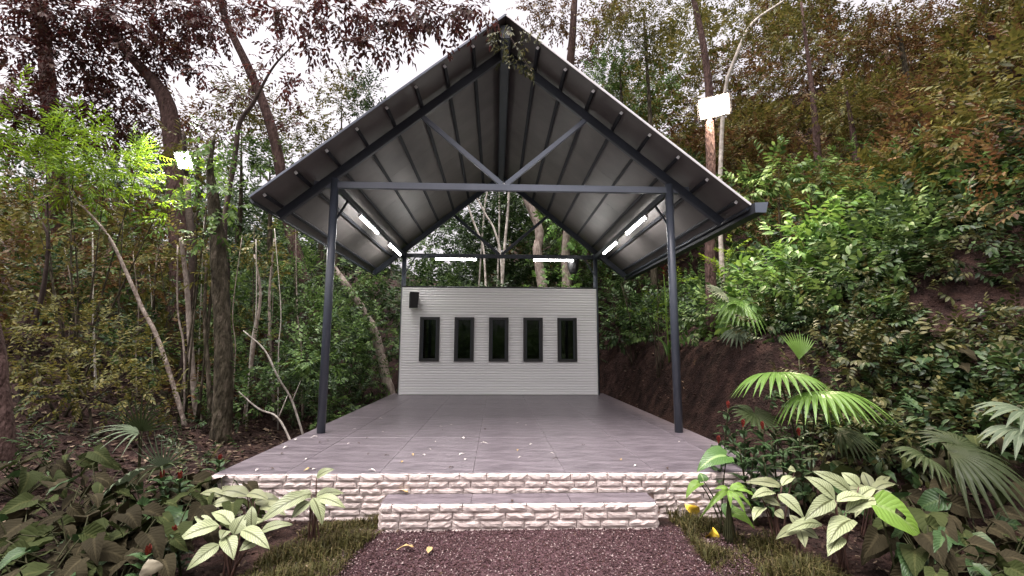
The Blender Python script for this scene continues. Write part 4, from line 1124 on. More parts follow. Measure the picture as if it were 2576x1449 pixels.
def add_leaf(parent, base, tip, width, mat, stalk=None, stalk_mat='stalk', sr=0.006, nm='leaf', **kw):
    V, F, UV = blade(base, tip, width, **kw)
    o = link(nm, mesh(nm, local(V, parent), F, mat, True, UV), parent)
    if stalk is not None:
        stalk = np.array(stalk, float); b0 = np.array(base, float)
        mid = stalk*0.45+b0*0.55+np.array([0, 0, 0.10*np.linalg.norm(b0-stalk)])
        Vs, Fs = tube_geo([stalk, mid, b0], [sr*1.2, sr, sr*0.7], 6, 4)
        link('stalk', mesh('stalk', local(Vs, parent), Fs, stalk_mat, True), o)
    return o

def px_plant(name, label, foot, Y, leaves, mat, wpx, cat='plant', stalk_mat='stalk_red', group=None, prof='ovate', dyt=0.0, fold=0.2, arch=0.1, lobe=0.0, sr=0.006, ripple=0.012):
    """leaves: (base px, base py, tip px, tip py, y offset of base, y offset of tip, relative width)"""
    f = pt(*foot, Y)
    g = ground(*foot, Y-1.2, Y+2.5) if True else f
    f = np.array([f[0], f[1], float(H(f[0], f[1]))])
    t = empty(name, f, label, cat, group)
    for i, l in enumerate(leaves):
        bx, by, tx, ty, db, dt, w = l
        b0, tp = pt(bx, by, Y+db), pt(tx, ty, Y+dt)
        for q in (b0, tp):
            q[2] = max(q[2], float(H(q[0], q[1]))+0.03)
        toC = nrm(CAM-(b0+tp)/2)
        upv = nrm(np.array([0, 0, 1.0])*0.8+toC*0.7+rng.normal(0, 0.2, 3))
        add_leaf(t, b0, tp, wpx*w/FPX*Y, mat if not isinstance(mat, (list, tuple)) else mat[i % len(mat)], f+rng.normal(0, 0.03, 3)*np.array([1, 1, 0]), stalk_mat, sr, upv=upv, seed=i+int(bx), prof=prof, fold=fold, arch=arch, lobe=lobe, ripple=ripple)
    return t

px_plant('striped_plant', 'pale striped-leaf plant in the left foreground, its leaves spread in a rosette', (590, 1395), 3.55,
    [(552, 1322, 447, 1349, 0, -.12, 40), (583, 1322, 533, 1279, .05, .12, 38), (587, 1346, 618, 1287, 0, .08, 36), (633, 1332, 635, 1264, .05, .12, 30), (608, 1334, 680, 1368, 0, -.12, 36),
     (567, 1350, 588, 1398, -.03, -.16, 38), (552, 1370, 470, 1424, -.05, -.2, 34), (650, 1357, 602, 1380, 0, -.1, 30), (655, 1338, 738, 1309, .05, .1, 26), (535, 1332, 490, 1290, .05, .12, 26), (570, 1335, 555, 1352, 0, -.1, 26), (600, 1330, 665, 1300, .1, .2, 30)], 'calathea', 1.0)
px_plant('striped_plant', 'pale striped-leaf plant before the stone front with one upright new leaf', (785, 1345), 3.95,
    [(782, 1242, 650, 1302, 0, -.2, 40), (787, 1252, 811, 1311, -.03, -.12, 34), (780, 1262, 733, 1298, -.03, -.12, 30), (793, 1250, 866, 1232, .05, .1, 28), (800, 1253, 870, 1268, 0, -.05, 28), (796, 1202, 842, 1174, .03, .05, 24), (785, 1252, 742, 1234, .05, .1, 24)], 'calathea', 1.0)
px_plant('striped_plant', 'dim striped-leaf clump behind the pale plants at the left end of the stone front', (640, 1325), 4.2,
    [(627, 1249, 545, 1228, 0, .05, 34), (622, 1243, 676, 1250, 0, -.05, 28), (640, 1262, 705, 1250, .05, .1, 34), (600, 1262, 520, 1270, 0, -.1, 34), (655, 1275, 720, 1285, 0, -.1, 30), (590, 1255, 560, 1215, .05, .15, 28), (610, 1285, 560, 1300, 0, -.15, 32), (560, 1250, 500, 1235, 0, .05, 32)], 'calathea_dim', 1.0)
px_plant('striped_plant', 'large pale striped-leaf plant in the right foreground', (2115, 1395), 3.55,
    [(2101, 1258, 2022, 1188, 0, .1, 42), (2141, 1240, 2042, 1172, .06, .16, 36), (2161, 1225, 2116, 1182, .1, .18, 34), (2098, 1256, 2021, 1294, 0, -.1, 40), (2104, 1262, 2186, 1244, 0, .03, 34),
     (2126, 1290, 2226, 1245, 0, .05, 36), (2124, 1303, 2076, 1272, .03, .05, 30), (2146, 1308, 2080, 1355, -.05, -.2, 50), (2118, 1350, 2081, 1388, -.1, -.22, 36), (2068, 1320, 1976, 1325, 0, -.05, 34), (2150, 1265, 2200, 1215, .1, .2, 30)], 'calathea', 1.0)
px_plant('striped_plant', 'pale striped-leaf plant between the large one and the stone front', (1960, 1360), 3.85,
    [(1957, 1243, 2022, 1294, 0, -.15, 36), (1967, 1224, 1872, 1202, .03, .1, 26), (1967, 1222, 2002, 1192, .05, .12, 26), (1917, 1255, 1965, 1268, 0, -.05, 26), (1925, 1278, 1895, 1302, 0, -.12, 32), (1950, 1285, 1972, 1302, -.05, -.1, 26), (1950, 1240, 1890, 1245, 0, -.05, 30), (2000, 1182, 1982, 1180, .1, .1, 20)], ['calathea', 'calathea_dim'], 1.0)
px_plant('striped_plant', 'dim striped-leaf plant tucked behind the large pale one on the right', (2180, 1330), 4.0,
    [(2190, 1240, 2120, 1225, 0, .05, 30), (2195, 1235, 2260, 1210, .05, .1, 32), (2200, 1245, 2275, 1262, 0, -.1, 34), (2190, 1230, 2170, 1180, .1, .2, 28), (2195, 1255, 2150, 1290, 0, -.15, 30), (2210, 1230, 2240, 1190, .1, .2, 26)], 'calathea_dim', 1.0)
px_plant('striped_plant', 'small dim striped-leaf plant at the grass edge on the right', (2010, 1400), 3.6,
    [(2010, 1330, 1950, 1345, 0, -.1, 26), (2012, 1328, 2060, 1350, 0, -.1, 26), (2010, 1325, 1985, 1290, .05, .1, 24), (2014, 1335, 2025, 1372, -.05, -.15, 24)], 'calathea_dim', 1.0)
px_plant('broad_leaf_plant', 'single bright green heart leaf with a torn hole in the right foreground', (2230, 1400), 3.3, [(2205, 1268, 2320, 1344, 0, -.10, 100)], 'bright_leaf', 1.0, prof='heart', fold=0.12, arch=0.12, stalk_mat='stalk', lobe=0.12)
hl = bpy.data.objects['broad_leaf_plant'].children[0]
bm_ = bmesh.new(); bm_.from_mesh(hl.data); bm_.faces.ensure_lookup_table()
bmesh.ops.delete(bm_, geom=[bm_.faces[i] for i in (3*6+2, 4*6+2)], context='FACES'); bm_.to_mesh(hl.data); bm_.free()
px_plant('philodendron', 'glossy round-leaved plant at the right corner of the stone front', (1835, 1330), 4.05, [(1828, 1147, 1752, 1170, 0, -.05, 62), (1830, 1286, 1898, 1318, -.05, -.15, 38), (1832, 1270, 1828, 1300, -.05, -.1, 30), (1762, 1215, 1725, 1245, .1, .05, 32), (1770, 1210, 1760, 1185, .1, .15, 28)], ['glossy_leaf', 'bright_leaf'], 1.0, prof='heart', fold=0.15, arch=0.14, stalk_mat='stalk', lobe=0.12)
px_plant('lobed_plant', 'bright green plant with narrow wavy lobes beside the yellow leaves', (1838, 1335), 3.9, [(1834, 1233, 1758, 1278, 0, -.12, 17), (1834, 1233, 1892, 1268, 0, -.1, 16), (1834, 1233, 1880, 1290, -.02, -.15, 13), (1834, 1233, 1795, 1222, 0, .05, 14), (1834, 1233, 1880, 1215, 0, .06, 18), (1834, 1233, 1838, 1270, -.02, -.1, 14), (1834, 1233, 1905, 1240, 0, -.03, 18)], 'bright_leaf', 1.0, prof='lance', fold=0.25, arch=0.18, stalk_mat='stalk', ripple=0.03)

# heart-leaved mass at lower left, and dim leaves lower right
def aroid(foot, Y, label, n, mats, L, seed, name='heart_leaf_plant', spread=0.42, hmax=0.5):
    r = np.random.default_rng(seed)
    f = pt(*foot, Y); f = np.array([f[0], f[1], float(H(f[0], f[1]))])
    t = empty(name, f, label, 'plant')
    for i in range(n):
        an = 6.283*(i+r.uniform(-.3, .3))/n
        rr = spread*r.uniform(0.35, 1.0); h = hmax*r.uniform(0.45, 1.0)*(1.25-rr/spread*0.6)
        b0 = f+np.array([math.cos(an)*rr, math.sin(an)*rr, 0]); b0[2] = max(f[2], float(H(b0[0], b0[1])))+h
        l = L*r.choice([0.6, 0.8, 1.0, 1.0, 1.35])*r.uniform(0.85, 1.15)
        d = nrm(np.array([math.cos(an)*0.8, math.sin(an)*0.8-0.35, -0.45+r.uniform(-.2, .25)]))
        tp = b0+d*l; tp[2] = max(tp[2], float(H(tp[0], tp[1]))+0.03)
        upv = nrm(np.array([0, -0.4, 1])+r.normal(0, 0.38, 3))
        add_leaf(t, b0, tp, l*r.uniform(0.55, 0.88), mats[i % len(mats)], f, 'stalk', 0.005, upv=upv, seed=seed*50+i, prof='heart', fold=r.uniform(0.05, 0.4), arch=r.uniform(0.04, 0.2), lobe=0.16, nseg=8, nc=2, ripple=0.028)
    return t
AR = [((560, 1220), 4.35, 'hiding the left corner of the platform'), ((470, 1190), 4.7, 'between the young palms and the platform corner'), ((60, 1230), 4.6, 'at the left edge under the litter slope'), ((380, 1230), 4.4, 'among the young palms'), ((150, 1200), 4.9, 'on the lower litter slope'), ((250, 1330), 3.6, 'in the middle of the lower left mass'), ((60, 1330), 3.5, 'at the left edge'), ((170, 1270), 4.0, 'behind the left corner clump'), ((190, 1380), 3.3, 'in the lower left corner'), ((300, 1290), 3.8, 'below the small spiky palms'),
      ((300, 1415), 3.3, 'left of the upturned pale leaf'), ((430, 1310), 3.7, 'left of the pale striped rosette'), ((90, 1430), 3.05, 'filling the bottom left corner'), ((250, 1210), 4.5, 'below the leaf litter slope'), ((500, 1250), 4.3, 'beside the left end of the stone front')]
for i, (f, Y, w) in enumerate(AR):
    aroid(f, Y, 'dull heart-leaved plant '+w, 17, ['aroid', 'aroid_green', 'aroid', 'aroid_green', 'ginger', 'aroid', 'aroid', 'aroid_green'], 0.19, 700+i, hmax=0.42)
AR2 = [((2060, 1180), 4.6, 'around the stalks of the bright fan palm'), ((2160, 1150), 4.8, 'right of the bright fan palm stalks'), ((2350, 1290), 3.7, 'under the dark fan palm fingers'), ((2480, 1130), 4.6, 'between the two palms at the right edge'), ((2330, 1400), 3.3, 'right of the torn bright leaf'), ((2450, 1330), 3.6, 'below the dark fan palm'), ((2520, 1420), 3.2, 'in the lower right corner'), ((2420, 1430), 3.1, 'at the bottom edge near the right corner'), ((2200, 1240), 4.2, 'behind the large striped plant on the right'), ((2300, 1160), 4.8, 'left of the dark fan palm'), ((2520, 1240), 4.1, 'at the right edge under the grey fan palm'), ((2250, 1080), 5.3, 'behind the bright fan palm at the slope foot'), ((2400, 1010), 5.6, 'on the slope foot below the bare earth')]
for i, (f, Y, w) in enumerate(AR2):
    aroid(f, Y, 'dark broad-leaved plant '+w, 17, ['aroid', 'ginger', 'aroid_green', 'aroid'], 0.20, 730+i, 'broad_leaf_plant', 0.36, 0.42)
px_plant('upturned_leaf', 'pale upturned leaf standing at the bottom edge on the left', (378, 1448), 3.0, [(380, 1446, 375, 1400, 0, .02, 48)], 'pale_leaf', 1.0, cat='leaf', prof='heart', fold=0.12, arch=0.10, ripple=0.03)

# fan palms
def fan(parent, hub, axis_, nrm_, R_, n, span, mat, droop, stalk, seed, split=0.55, wid=1.0):
    r = np.random.default_rng(seed)
    hub = np.array(hub, float); a = nrm(axis_); nn = np.array(nrm_, float); nn -= a*(nn @ a); nn = nrm(nn); s = np.cross(a, nn)
    V, F, UV = [], [], []
    nseg = 8
    for k in range(n):
        th = RAD(span)*((k+0.5)/n-0.5)
        dth = RAD(span)/n
        L = R_*(0.80+0.20*math.cos(th*0.9))*r.uniform(0.92, 1.06)
        rows = []
        for i in range(nseg+1):
            t = i/nseg
            if t < split: hw = math.tan(dth/2)*t*1.0
            else: hw = math.tan(dth/2)*split*(1-((t-split)/(1-split))**1.3)*wid
            hw = max(hw, 0.002)
            d = a*math.cos(th)+s*math.sin(th); e = -a*math.sin(th)+s*math.cos(th)
            c = hub+d*L*t + nn*(0.05*R_*math.sin(t*3.1)) - np.array([0, 0, 1])*droop*R_*(t**2.3)
            zz = 0.10*hw*L
            for q, up_ in ((-1, zz), (0, -zz), (1, zz)):
                V.append(c+e*q*hw*L*1.01+nn*up_*1.6); UV.append((0.5+q*0.5, t))
            rows.append(len(V)-3)
        for i in range(nseg):
            A, B = rows[i], rows[i+1]
            F += [(A, A+1, B+1, B), (A+1, A+2, B+2, B+1)]
    o = link('leaf', mesh('leaf', local(V, parent), F, mat, False, UV), parent)
    if stalk is not None:
        st = np.array(stalk, float)
        mid = (st+hub)/2+np.array([0, 0, 0.12*np.linalg.norm(hub-st)])
        Vs, Fs = tube_geo([st, mid, hub], [.011, .009, .007], 6, 5)
        link('stalk', mesh('stalk', local(Vs, parent), Fs, 'stalk', True), o)
    return o
def palm(name, label, foot, Y, leaves, split=0.62):
    f = pt(*foot, Y); f = np.array([f[0], f[1], float(H(f[0], f[1]))])
    t = empty(name, f, label, 'palm')
    for i, (hx, hy, dy, ax, nn, R_, n_, span, mat, droop) in enumerate(leaves):
        fan(t, pt(hx, hy, Y+dy), ax, nn, R_, n_, span, mat, droop, f, 800+i+int(hx), split)
    return t
palm('fan_palm', 'bright green fan palm in the right foreground below the earth bank', (2030, 1170), 4.7,
     [(2056, 990, -.05, (0.25, -0.75, 0.15), (0.0, 0.25, 1), .64, 28, 240, 'fan_bright', .52),
      (1957, 941, .15, (-0.35, -0.7, 0.1), (0.1, 0.3, 1), .58, 26, 225, 'fan_bright', .45),
      (1898, 1040, .15, (-0.1, -0.45, -0.25), (0, -0.8, 0.6), .30, 22, 330, 'fan_dark', .08),
      (2010, 905, .3, (0.1, 0.1, 0.9), (0, -1, 0.2), .34, 14, 80, 'fan_bright', .05),
      (2110, 1085, .2, (0.7, -0.4, 0.0), (0, -0.3, 1), .36, 22, 220, 'fan_dark', .5)])
palm('fan_palm', 'drooping fan palm on top of the earth bank beside the large-leaved bush', (1858, 860), 8.0,
     [(1855, 830, -.25, (0.0, -0.6, -0.35), (0, -0.5, 0.8), .42, 16, 190, 'fan_grey', .35), (1863, 755, -.1, (-0.25, -0.4, -0.3), (0, -0.6, 0.7), .62, 22, 200, 'fan_bright', .45), (1820, 735, 0, (-0.6, -0.2, 0.1), (0, -0.6, 0.7), .38, 16, 150, 'fan_grey', .2)])
palm('fan_palm', 'dark fan palm with long drooping fingers near the right edge', (2400, 1260), 3.9,
     [(2386, 1136, 0, (0.75, -0.5, 0.05), (0, -0.4, 1), .52, 20, 190, 'fan_dark', .55), (2410, 1120, .2, (0.3, 0.5, 0.3), (0, -0.6, 0.8), .36, 18, 200, 'fan_dark', .3), (2330, 1150, .1, (-0.6, -0.3, 0.2), (0, -0.5, 0.9), .32, 18, 210, 'fan_dark', .4)])
palm('fan_palm', 'large greyish fan palm leaf cut by the right edge of the picture', (2580, 1180), 4.1,
     [(2590, 1040, 0, (-0.6, -0.45, 0.0), (0.1, -0.5, 0.9), .48, 16, 200, 'fan_grey', .35), (2570, 1080, -.1, (-0.3, -0.6, -0.2), (0, -0.5, 0.8), .42, 14, 180, 'fan_grey', .4)])
palm('young_palm', 'small spiky young palm in front of the left leaf litter slope', (357, 1130), 5.3,
     [(357, 1085, 0, (0.1, -0.2, 0.95), (0, -1, 0.2), .52, 13, 150, 'fan_dark', .12), (350, 1090, -.1, (-0.5, -0.5, 0.3), (0, -0.3, 1), .46, 11, 150, 'fan_grey', .3)], 0.25)
palm('young_palm', 'small spiky young palm just below and right of the other spiky one', (415, 1215), 4.5,
     [(413, 1180, 0, (0.1, -0.2, 0.95), (0, -1, 0.2), .40, 12, 130, 'fan_grey', .05), (405, 1180, -.1, (0.5, -0.5, 0.3), (0, -0.3, 1), .38, 12, 190, 'fan_dark', .3)], 0.25)
palm('young_palm', 'low striped palm leaf arching over the dull heart leaves on the left', (325, 1235), 4.3,
     [(322, 1215, 0, (0.3, -0.5, 0.45), (-0.2, -0.5, 0.9), .34, 12, 150, 'fan_grey', .35)])

# red ginger flowers
def flower_cone(t, p):
    # cone of overlapping bracts
    V, F = [], []
    hgt, rad = 0.055, 0.017
    for k in range(22):
        zz = k/22; an = k*2.4
        rr = rad*math.sin(math.pi*(0.12+0.8*zz))**0.7
        d = np.array([math.cos(an), math.sin(an), 0]); e = np.array([-math.sin(an), math.cos(an), 0])
        q = p+np.array([0, 0, zz*hgt])
        j = len(V)
        V += [q+d*rr*0.5+e*0.009, q+d*rr*0.5-e*0.009, q+d*rr*1.05-e*0.008+np.array([0, 0, .012]), q+d*rr*0.95+np.array([0, 0, .022]), q+d*rr*1.05+e*0.008+np.array([0, 0, .012])]
        F.append((j, j+1, j+2, j+3, j+4))
    V2, F2 = tube_geo([p-np.array([0, 0, .005]), p+np.array([0, 0, hgt*0.5]), p+np.array([0, 0, hgt])], [.008, .012, .003], 7, 3)
    V, F = join([(V, F), (V2, F2)])
    link('flower', mesh('flower', local(V, t), F, 'red_flower'), t)
def ginger(stems, label, seed, L=0.17, nf=9):
    r = np.random.default_rng(seed)
    b0 = None
    pts = [pt(a, b_, y) for a, b_, y in stems]
    c = np.mean(pts, axis=0); f = np.array([c[0], c[1], float(H(c[0], c[1]))])
    t = empty('red_ginger', f, label, 'plant')
    for i, p in enumerate(pts):
        ft = np.array([p[0]+r.uniform(-.08, .08), p[1]+r.uniform(-.08, .08), 0]); ft[2] = float(H(ft[0], ft[1]))-0.03
        tube('stem', [ft, (ft+p)/2+r.normal(0, .03, 3), p], [.010, .009, .007], 'stalk', t, 6, 4)
        if i < nf: flower_cone(t, p)
        for k in range(16):
            tt_ = 0.22+0.77*k/16
            b1 = ft*(1-tt_)+p*tt_; an = k*2.0+r.uniform(0, 1)
            d = nrm(np.array([math.cos(an), math.sin(an), 0.25+0.3*tt_]))
            add_leaf(t, b1, b1+d*L*r.uniform(0.8, 1.2), 0.075, 'ginger', None, upv=(0, 0, 1), seed=seed*9+k, prof='lance', fold=0.2, arch=0.12, nseg=6, nc=2)
    return t
ginger([(1870, 1072, 4.7), (1918, 1078, 4.6), (1832, 1025, 5.0), (1808, 1114, 4.6), (2010, 1094, 4.5), (1860, 1130, 4.4), (1900, 1120, 4.3), (1940, 1110, 4.4), (1880, 1110, 4.8), (1970, 1130, 4.4), (1840, 1090, 4.9), (1920, 1150, 4.2), (1990, 1100, 4.8), (1950, 1080, 4.9)], 'dark leafy ginger with red cone flowers at the right edge of the platform', 3, .21, 5)
ginger([(407, 1203, 4.2), (452, 1206, 4.2), (553, 1160, 4.8)], 'ginger with red cone flowers among the small palms on the left', 4, .15)
ginger([(437, 1347, 3.5), (372, 1398, 3.2)], 'low ginger with two red cones in the lower left foreground', 5, .12)
h = pt(1670, 690, 10.0)
t = empty('heliconia', (h[0], h[1], float(H(h[0], h[1]))), 'red heliconia flower standing behind the right column below the gutter', 'plant')
tube('stem', [np.array([h[0]+.05, h[1], float(H(h[0], h[1]))-.05]), h+np.array([0, 0, -.1]), h+np.array([.02, 0, .05])], [.016, .013, .008], 'bright_leaf', t, 6, 4)
for k in range(5):
    V, F, UV = blade(h+np.array([0, 0, -.06+.05*k]), h+np.array([(-1)**k*.11, -.04, .02+.05*k]), .07, fold=0.6, prof='lance')
    link('bract', mesh('bract', local(V, t), F, 'red_flower', True, UV), t)
for k in range(3):
    b0 = np.array([h[0]+.04*k, h[1], float(H(h[0], h[1]))+.2])
    add_leaf(t, b0, b0+np.array([(-.3, .3, .1)[k], -.1, .55]), .13, 'glossy_leaf', None, seed=k)

# ------------------------------------------------------------------ grass
def grass(name, label, fx, n, seed, hmax=0.15):
    r = np.random.default_rng(seed)
    x, y = fx(r, n)
    n = len(x)
    z = H(x, y)
    an = r.uniform(0, 6.28, n); L = r.uniform(0.3, 1.0, n)*hmax*(0.75+0.75*np.clip(vnoise(x, y, 9.0, 8)*1.6, -0.6, 1)); w = r.uniform(0.002, 0.0048, n); le = r.uniform(0.2, 0.95, n)
    d = np.stack([np.cos(an), np.sin(an), 0*an], 1); e = np.stack([-np.sin(an), np.cos(an), 0*an], 1)
    P = np.stack([x, y, z-0.003], 1)
    u = np.array([0, 0, 1.0])
    m_ = P+d*(L*le*0.35)[:, None]+u*(L*0.62)[:, None]
    tp = P+d*(L*le)[:, None]+u*(L*(1-0.45*le))[:, None]
    V = np.stack([P-e*w[:, None], P+e*w[:, None], m_-e*w[:, None]*0.8, m_+e*w[:, None]*0.8, tp], 1).reshape(-1, 3)
    T = (np.array([(0, 1, 3), (0, 3, 2), (2, 3, 4)])[None]+(np.arange(n)*5)[:, None, None]).reshape(-1, 3)
    return tag(link(name, np_mesh(name, V, T, 'lf_grass')), label, 'grass', kind='stuff')
def fx_left(r, n):
    x = r.uniform(-2.15, -0.95, n); y = r.uniform(2.6, 4.5, n)
    d = vnoise(x, y, 3.5, 5)
    k = (x < -1.12-0.06*np.sin(y*4)) & (x > -2.0+0.22*(y-3)) & (d > -0.25+r.uniform(-.2, .2, n))
    return x[k], y[k]
def fx_right(r, n):
    x = r.uniform(1.38, 3.0, n); y = r.uniform(2.6, 4.5, n)
    d = vnoise(x, y, 3.5, 6)
    k = (x > 1.5-0.04*np.sin(y*4)+0.12*(y > 3.6)*0-0.0) & (x < 2.75-0.62*(y-2.9)) & (d > -0.3+r.uniform(-.2, .2, n))
    return x[k], y[k]
grass('grass', 'tufts of yellowish brown grass left of the gravel path', fx_left, 17000, 1)
grass('grass', 'yellow green grass verge right of the gravel path', fx_right, 24000, 2)

# ------------------------------------------------------------------ leaf litter
def litter(name, label, x, y, size, seed, mat='lf_litter', lift=0.006):
    r = np.random.default_rng(seed)
    n = len(x)
    lv, lt = leaf_tpl('lo')
    L = r.uniform(*size, n)
    D = np.stack([np.cos(a := r.uniform(0, 6.28, n)), np.sin(a), r.normal(0, .25, n)], 1); D /= np.linalg.norm(D, axis=1, keepdims=True)
    u = np.tile([0, 0, 1.0], (n, 1))+r.normal(0, .3, (n, 3)); u -= D*np.sum(u*D, 1, keepdims=True); u /= np.linalg.norm(u, axis=1, keepdims=True)
    xx = np.cross(u, D)
    P = np.stack([x, y, H(x, y)+lift+r.uniform(0, .012, n)], 1)
    v = (lv[None, :, 0:1]*xx[:, None]*r.uniform(.35, .6, n)[:, None, None]+lv[None, :, 1:2]*u[:, None]*r.uniform(-1, 1.5, n)[:, None, None]+lv[None, :, 2:]*D[:, None])*L[:, None, None]+P[:, None]
    T = (lt[None]+(np.arange(n)*4)[:, None, None]).reshape(-1, 3)
    return tag(link(name, np_mesh(name, v.reshape(-1, 3), T, mat)), label, 'leaf litter', kind='stuff')
r = np.random.default_rng(77)
n = 16000
x = r.uniform(-11, -2.9, n); y = r.uniform(3.0, 12, n)
litter('leaf_litter', 'dry brown leaf litter on the slope at the left', x, y, (.05, .12), 1)
x = r.uniform(-3.2, 3.6, 5000); y = r.uniform(2.5, 4.5, 5000)
k = ~((x > -1.2) & (x < 1.5)) | (r.random(5000) < .04)
k &= ~((x > -1.12) & (x < 1.37) & (y > 4.2)); 
litter('leaf_litter', 'brown litter and bark bits beside the gravel path', x[k], y[k], (.02, .06), 2, lift=0.016)
x = r.uniform(2.85, 9, 9000); y = r.uniform(4.0, 13, 9000)
litter('leaf_litter', 'twigs and dead leaves on the earth bank and right slope', x[:7000], y[:7000], (.03, .09), 3)

# ------------------------------------------------------------------ fallen leaves one can count
def leaf_mesh(nm, mat, seed, L, w):
    V, F, UV = blade((-L/2, 0, 0), (L/2, 0, 0.004), w, arch=0.10, fold=0.25, prof='lance', nseg=6, nc=2, ripple=0.03, seed=seed)
    V = np.array(V); V[:, 2] -= V[:, 2].min()-0.0015
    return mesh(nm, V, F, mat, True, UV)
FL = {k: [leaf_mesh('fallen_leaf', m_, i, .07, .026) for i in range(3)] for k, m_ in (('pale', 'litter_white'), ('brown', 'litter_brown'), ('tan', 'litter_tan'))}
lab = {'pale': 'tiny pale dry leaf lying on the grey platform floor', 'brown': 'tiny dark brown leaf lying on the grey platform floor', 'tan': 'tiny tan leaf lying on the grey platform floor'}
spots = []
zc = lambda a, b_: (858.7+a/3.0, 966+b_/3.0)
for a, b_, k, s in [(297, 262, 'pale', .7), (98, 342, 'pale', .6), (312, 363, 'pale', .5), (195, 412, 'brown', .8), (55, 453, 'pale', .6), (130, 452, 'brown', .9), (750, 325, 'pale', .7), (830, 312, 'pale', .6), (762, 350, 'brown', .5), (1085, 346, 'brown', 1.1), (1330, 295, 'pale', .5), (1393, 314, 'pale', .7), (915, 414, 'pale', 1.2), (710, 437, 'pale', .6), (1080, 452, 'pale', 1.1), (670, 498, 'pale', .6), (1430, 460, 'pale', .8), (910, 536, 'pale', 1.0), (620, 540, 'pale', .8), (205, 533, 'brown', .8), (345, 542, 'brown', .8), (460, 592, 'tan', .9), (938, 574, 'pale', .8), (828, 636, 'brown', .9), (232, 660, 'pale', 1.1), (1590, 528, 'pale', .7), (1610, 572, 'brown', 1.0), (1330, 506, 'tan', .9), (1345, 558, 'pale', .7), (1828, 465, 'brown', .8), (2110, 576, 'tan', .8), (2218, 622, 'pale', .8), (2460, 645, 'brown', 1.0), (2550, 440, 'pale', .7), (540, 540, 'tan', 1.0)]:
    spots.append((*zc(a, b_), k, s))
for a, b_, k, s in [(2370, 405, 'pale', 1.1), (2230, 425, 'pale', 1.0), (2415, 445, 'brown', .8), (2475, 430, 'brown', .8), (2155, 485, 'pale', 1.1), (1980, 515, 'pale', .7), (1915, 550, 'brown', .8), (2130, 530, 'brown', .8), (2310, 570, 'pale', .6), (2045, 645, 'brown', .9), (1940, 655, 'pale', .8), (2320, 655, 'tan', 1.2), (2365, 650, 'pale', .7), (1968, 698, 'brown', .7)]:
    spots.append((a/3.0, 966+b_/3.0, k, s))
for px, py, k, s in spots:
    rr_ = ray(px, py); Y = (HF-CAM[2])/rr_[2]
    p = CAM+rr_*Y
    if abs(p[0]) > PW-0.05 or p[1] < YF+.03 or p[1] > YW-.1: continue
    o = link('fallen_leaf', FL[k][int(rng.integers(0, 3))], None, (p[0], p[1], HF+0.001), (0, 0, rng.uniform(0, 6.28)), (s*1.1, s*1.1, s*1.1))
    tag(o, lab[k], 'fallen leaf', 'fallen leaves on the platform')
for px, py, k, s, lb in [(1010, 1243, 'tan', 2.0, 'tan curled leaf against the riser at the left end of the step'), (1024, 1233, 'brown', 1.6, 'dark brown leaf on the left end of the step'), (1288, 1262, 'brown', 1.0, 'small brown leaf hanging over the middle of the step edge'), (1020, 1384, 'tan', 1.9, 'yellowish dry leaf on the gravel path, the one further left'), (1080, 1388, 'tan', 1.8, 'yellowish dry leaf on the gravel path right of its neighbour')]:
    zz = SH if py < 1300 else 0.035
    rr_ = ray(px, py); p = CAM+rr_*((zz-CAM[2])/rr_[2])
    tag(link('fallen_leaf', FL[k][1], None, (p[0], p[1], zz+.001), (0.15, 0, rng.uniform(0, 6.28)), (s, s, s)), lb, 'fallen leaf')
for px, py, lb, rz, ry in [(1738, 1283, 'large yellow fallen leaf leaning by the corner of the step', 0.6, -0.9), (1782, 1338, 'crumpled yellow fallen leaf on the grass verge', 2.2, -0.7)]:
    g = ground(px, py+18, 2.5, 5)
    o = empty('yellow_leaf', (g[0], g[1], float(H(g[0], g[1]))), lb, 'fallen leaf')
    V, F, UV = blade((0, 0, .02), (-.07, -.03, .17) if rz < 1 else (.04, -.02, .13), .17 if rz < 1 else .13, upv=(0.3, -1, 0.4), arch=0.2, fold=0.55, prof='heart', ripple=.04, lobe=.15, seed=int(px))
    link('blade', mesh('blade', V, F, 'yellow_leaf', True, UV), o)
    tube('stalk', [np.array(o.location)+np.array([.03, .01, 0.005]), np.array(o.location)+np.array([0, 0, .02])], [.003, .003], 'stalk', o, 5, 2)

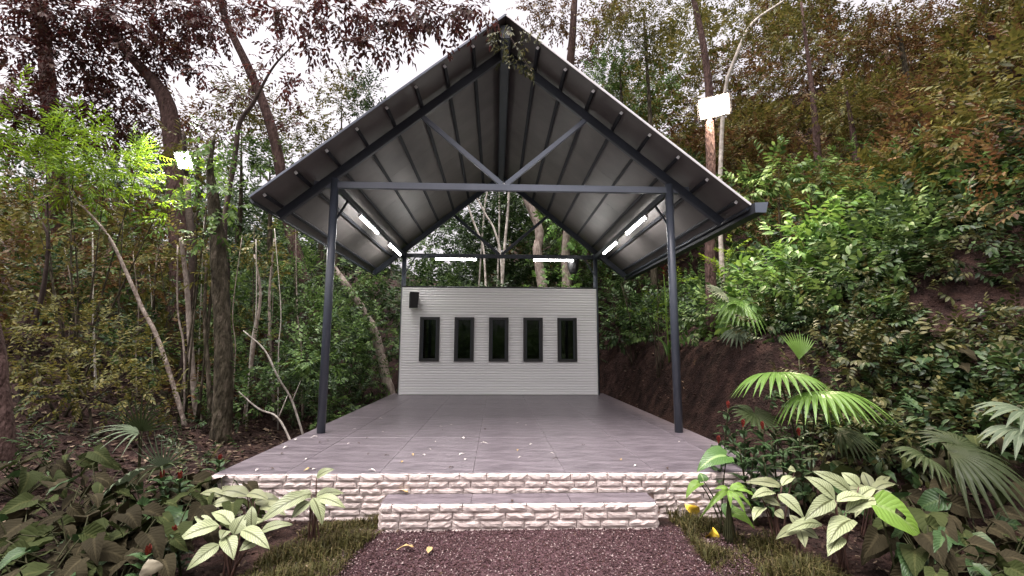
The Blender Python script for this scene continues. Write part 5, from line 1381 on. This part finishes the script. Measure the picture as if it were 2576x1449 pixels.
# ------------------------------------------------------------------ floodlights on the trees
def floodlight(px, py, Y, w, h, aim, roll, glow, label, bracket_to):
    c = pt(px, py, Y)
    t = empty('floodlight', c, label, 'floodlight')
    z = nrm(np.array(aim)-c)                      # facing direction
    x = nrm(np.cross(z, (0, 0, 1))); y = np.cross(x, z)
    x, y = x*math.cos(roll)+y*math.sin(roll), -x*math.sin(roll)+y*math.cos(roll)
    def B(w_, h_, d0, d1, k=1.0):
        V = [c+x*sx*w_/2+y*sy*h_/2+z*d1 for sx, sy in ((-1, -1), (1, -1), (1, 1), (-1, 1))]+[c+x*sx*w_/2*k+y*sy*h_/2*k+z*d0 for sx, sy in ((-1, -1), (1, -1), (1, 1), (-1, 1))]
        return V, [(0, 1, 2, 3), (7, 6, 5, 4)]+[(i, i+4, (i+1) % 4+4, (i+1) % 4) for i in range(4)]
    V, F = B(w*1.24, h*1.24, -0.10, 0.0, 0.7)
    hd = link('housing', mesh('housing', local(V, t), F, 'black_plastic'), t)
    V, F = B(w, h, 0.002, 0.012)
    link('lens', mesh('lens', local(V, t), F, glow), t)
    for k in range(6):
        q = (k-2.5)/6*w*0.8
        V, F = bar_geo(c+x*q-y*h*0.3-z*0.09, c+x*q+y*h*0.3-z*0.09, 0.006, 0.05, z)
        link('cooling_fin', mesh('cooling_fin', local(V, t), F, 'black_plastic'), hd)
    bp_ = np.array(bracket_to)
    for s in (-1, 1):
        tube('bracket', [c+x*s*w*0.56, c+x*s*w*0.5-z*0.10, bp_], [.008, .008, .008], 'steel', t, 6, 3)
    return t
floodlight(1797, 268, 9.28, .58, .38, (2.5, 0, 1.0), RAD(-9), 'flood_glow_warm', 'glowing rectangular floodlight fixed to the trunk right of the roof', pt(1785, 262, 9.45))
lp = pt(466, 412, 8.75)
tree('lamp_post_tree', 'slim trunk behind the left floodlight', [(485, 700, 8.8, .07), (474, 520, 8.8, .06), (466, 410, 8.8, .05), (462, 330, 8.8, .03)], (), [(450, 350, 9.0, .4), (500, 380, 9.1, .4), (420, 430, 9.1, .35)], 'bark_dark', 'lf_olive', 'mid', 8, 911)
floodlight(462, 403, 8.6, .22, .26, (-4.2, 0.5, 1.0), RAD(-12), 'flood_glow_cool', 'small glowing floodlight among the lit leaves on the left', lp)
# hanging dark pot behind the right end of the rear wall
c = pt(1442, 668, 12.1)
t = empty('hanging_pot', c, 'dark hanging pot behind the right end of the rear tie beam', 'plant pot')
V, F = tube_geo([c+np.array([0, 0, -.22]), c+np.array([0, 0, -.1]), c+np.array([0, 0, .12]), c+np.array([0, 0, .15])], [.10, .14, .165, .17], 14, 3)
link('pot', mesh('pot', local(V, t), F, 'black_plastic', True), t)
for an in (0, 2.1, 4.2):
    tube('wire', [c+np.array([math.cos(an)*.16, math.sin(an)*.16, .14]), np.array([c[0], YW+.10, HB-.06])], [.003, .003], 'black_frame', t, 4, 1)
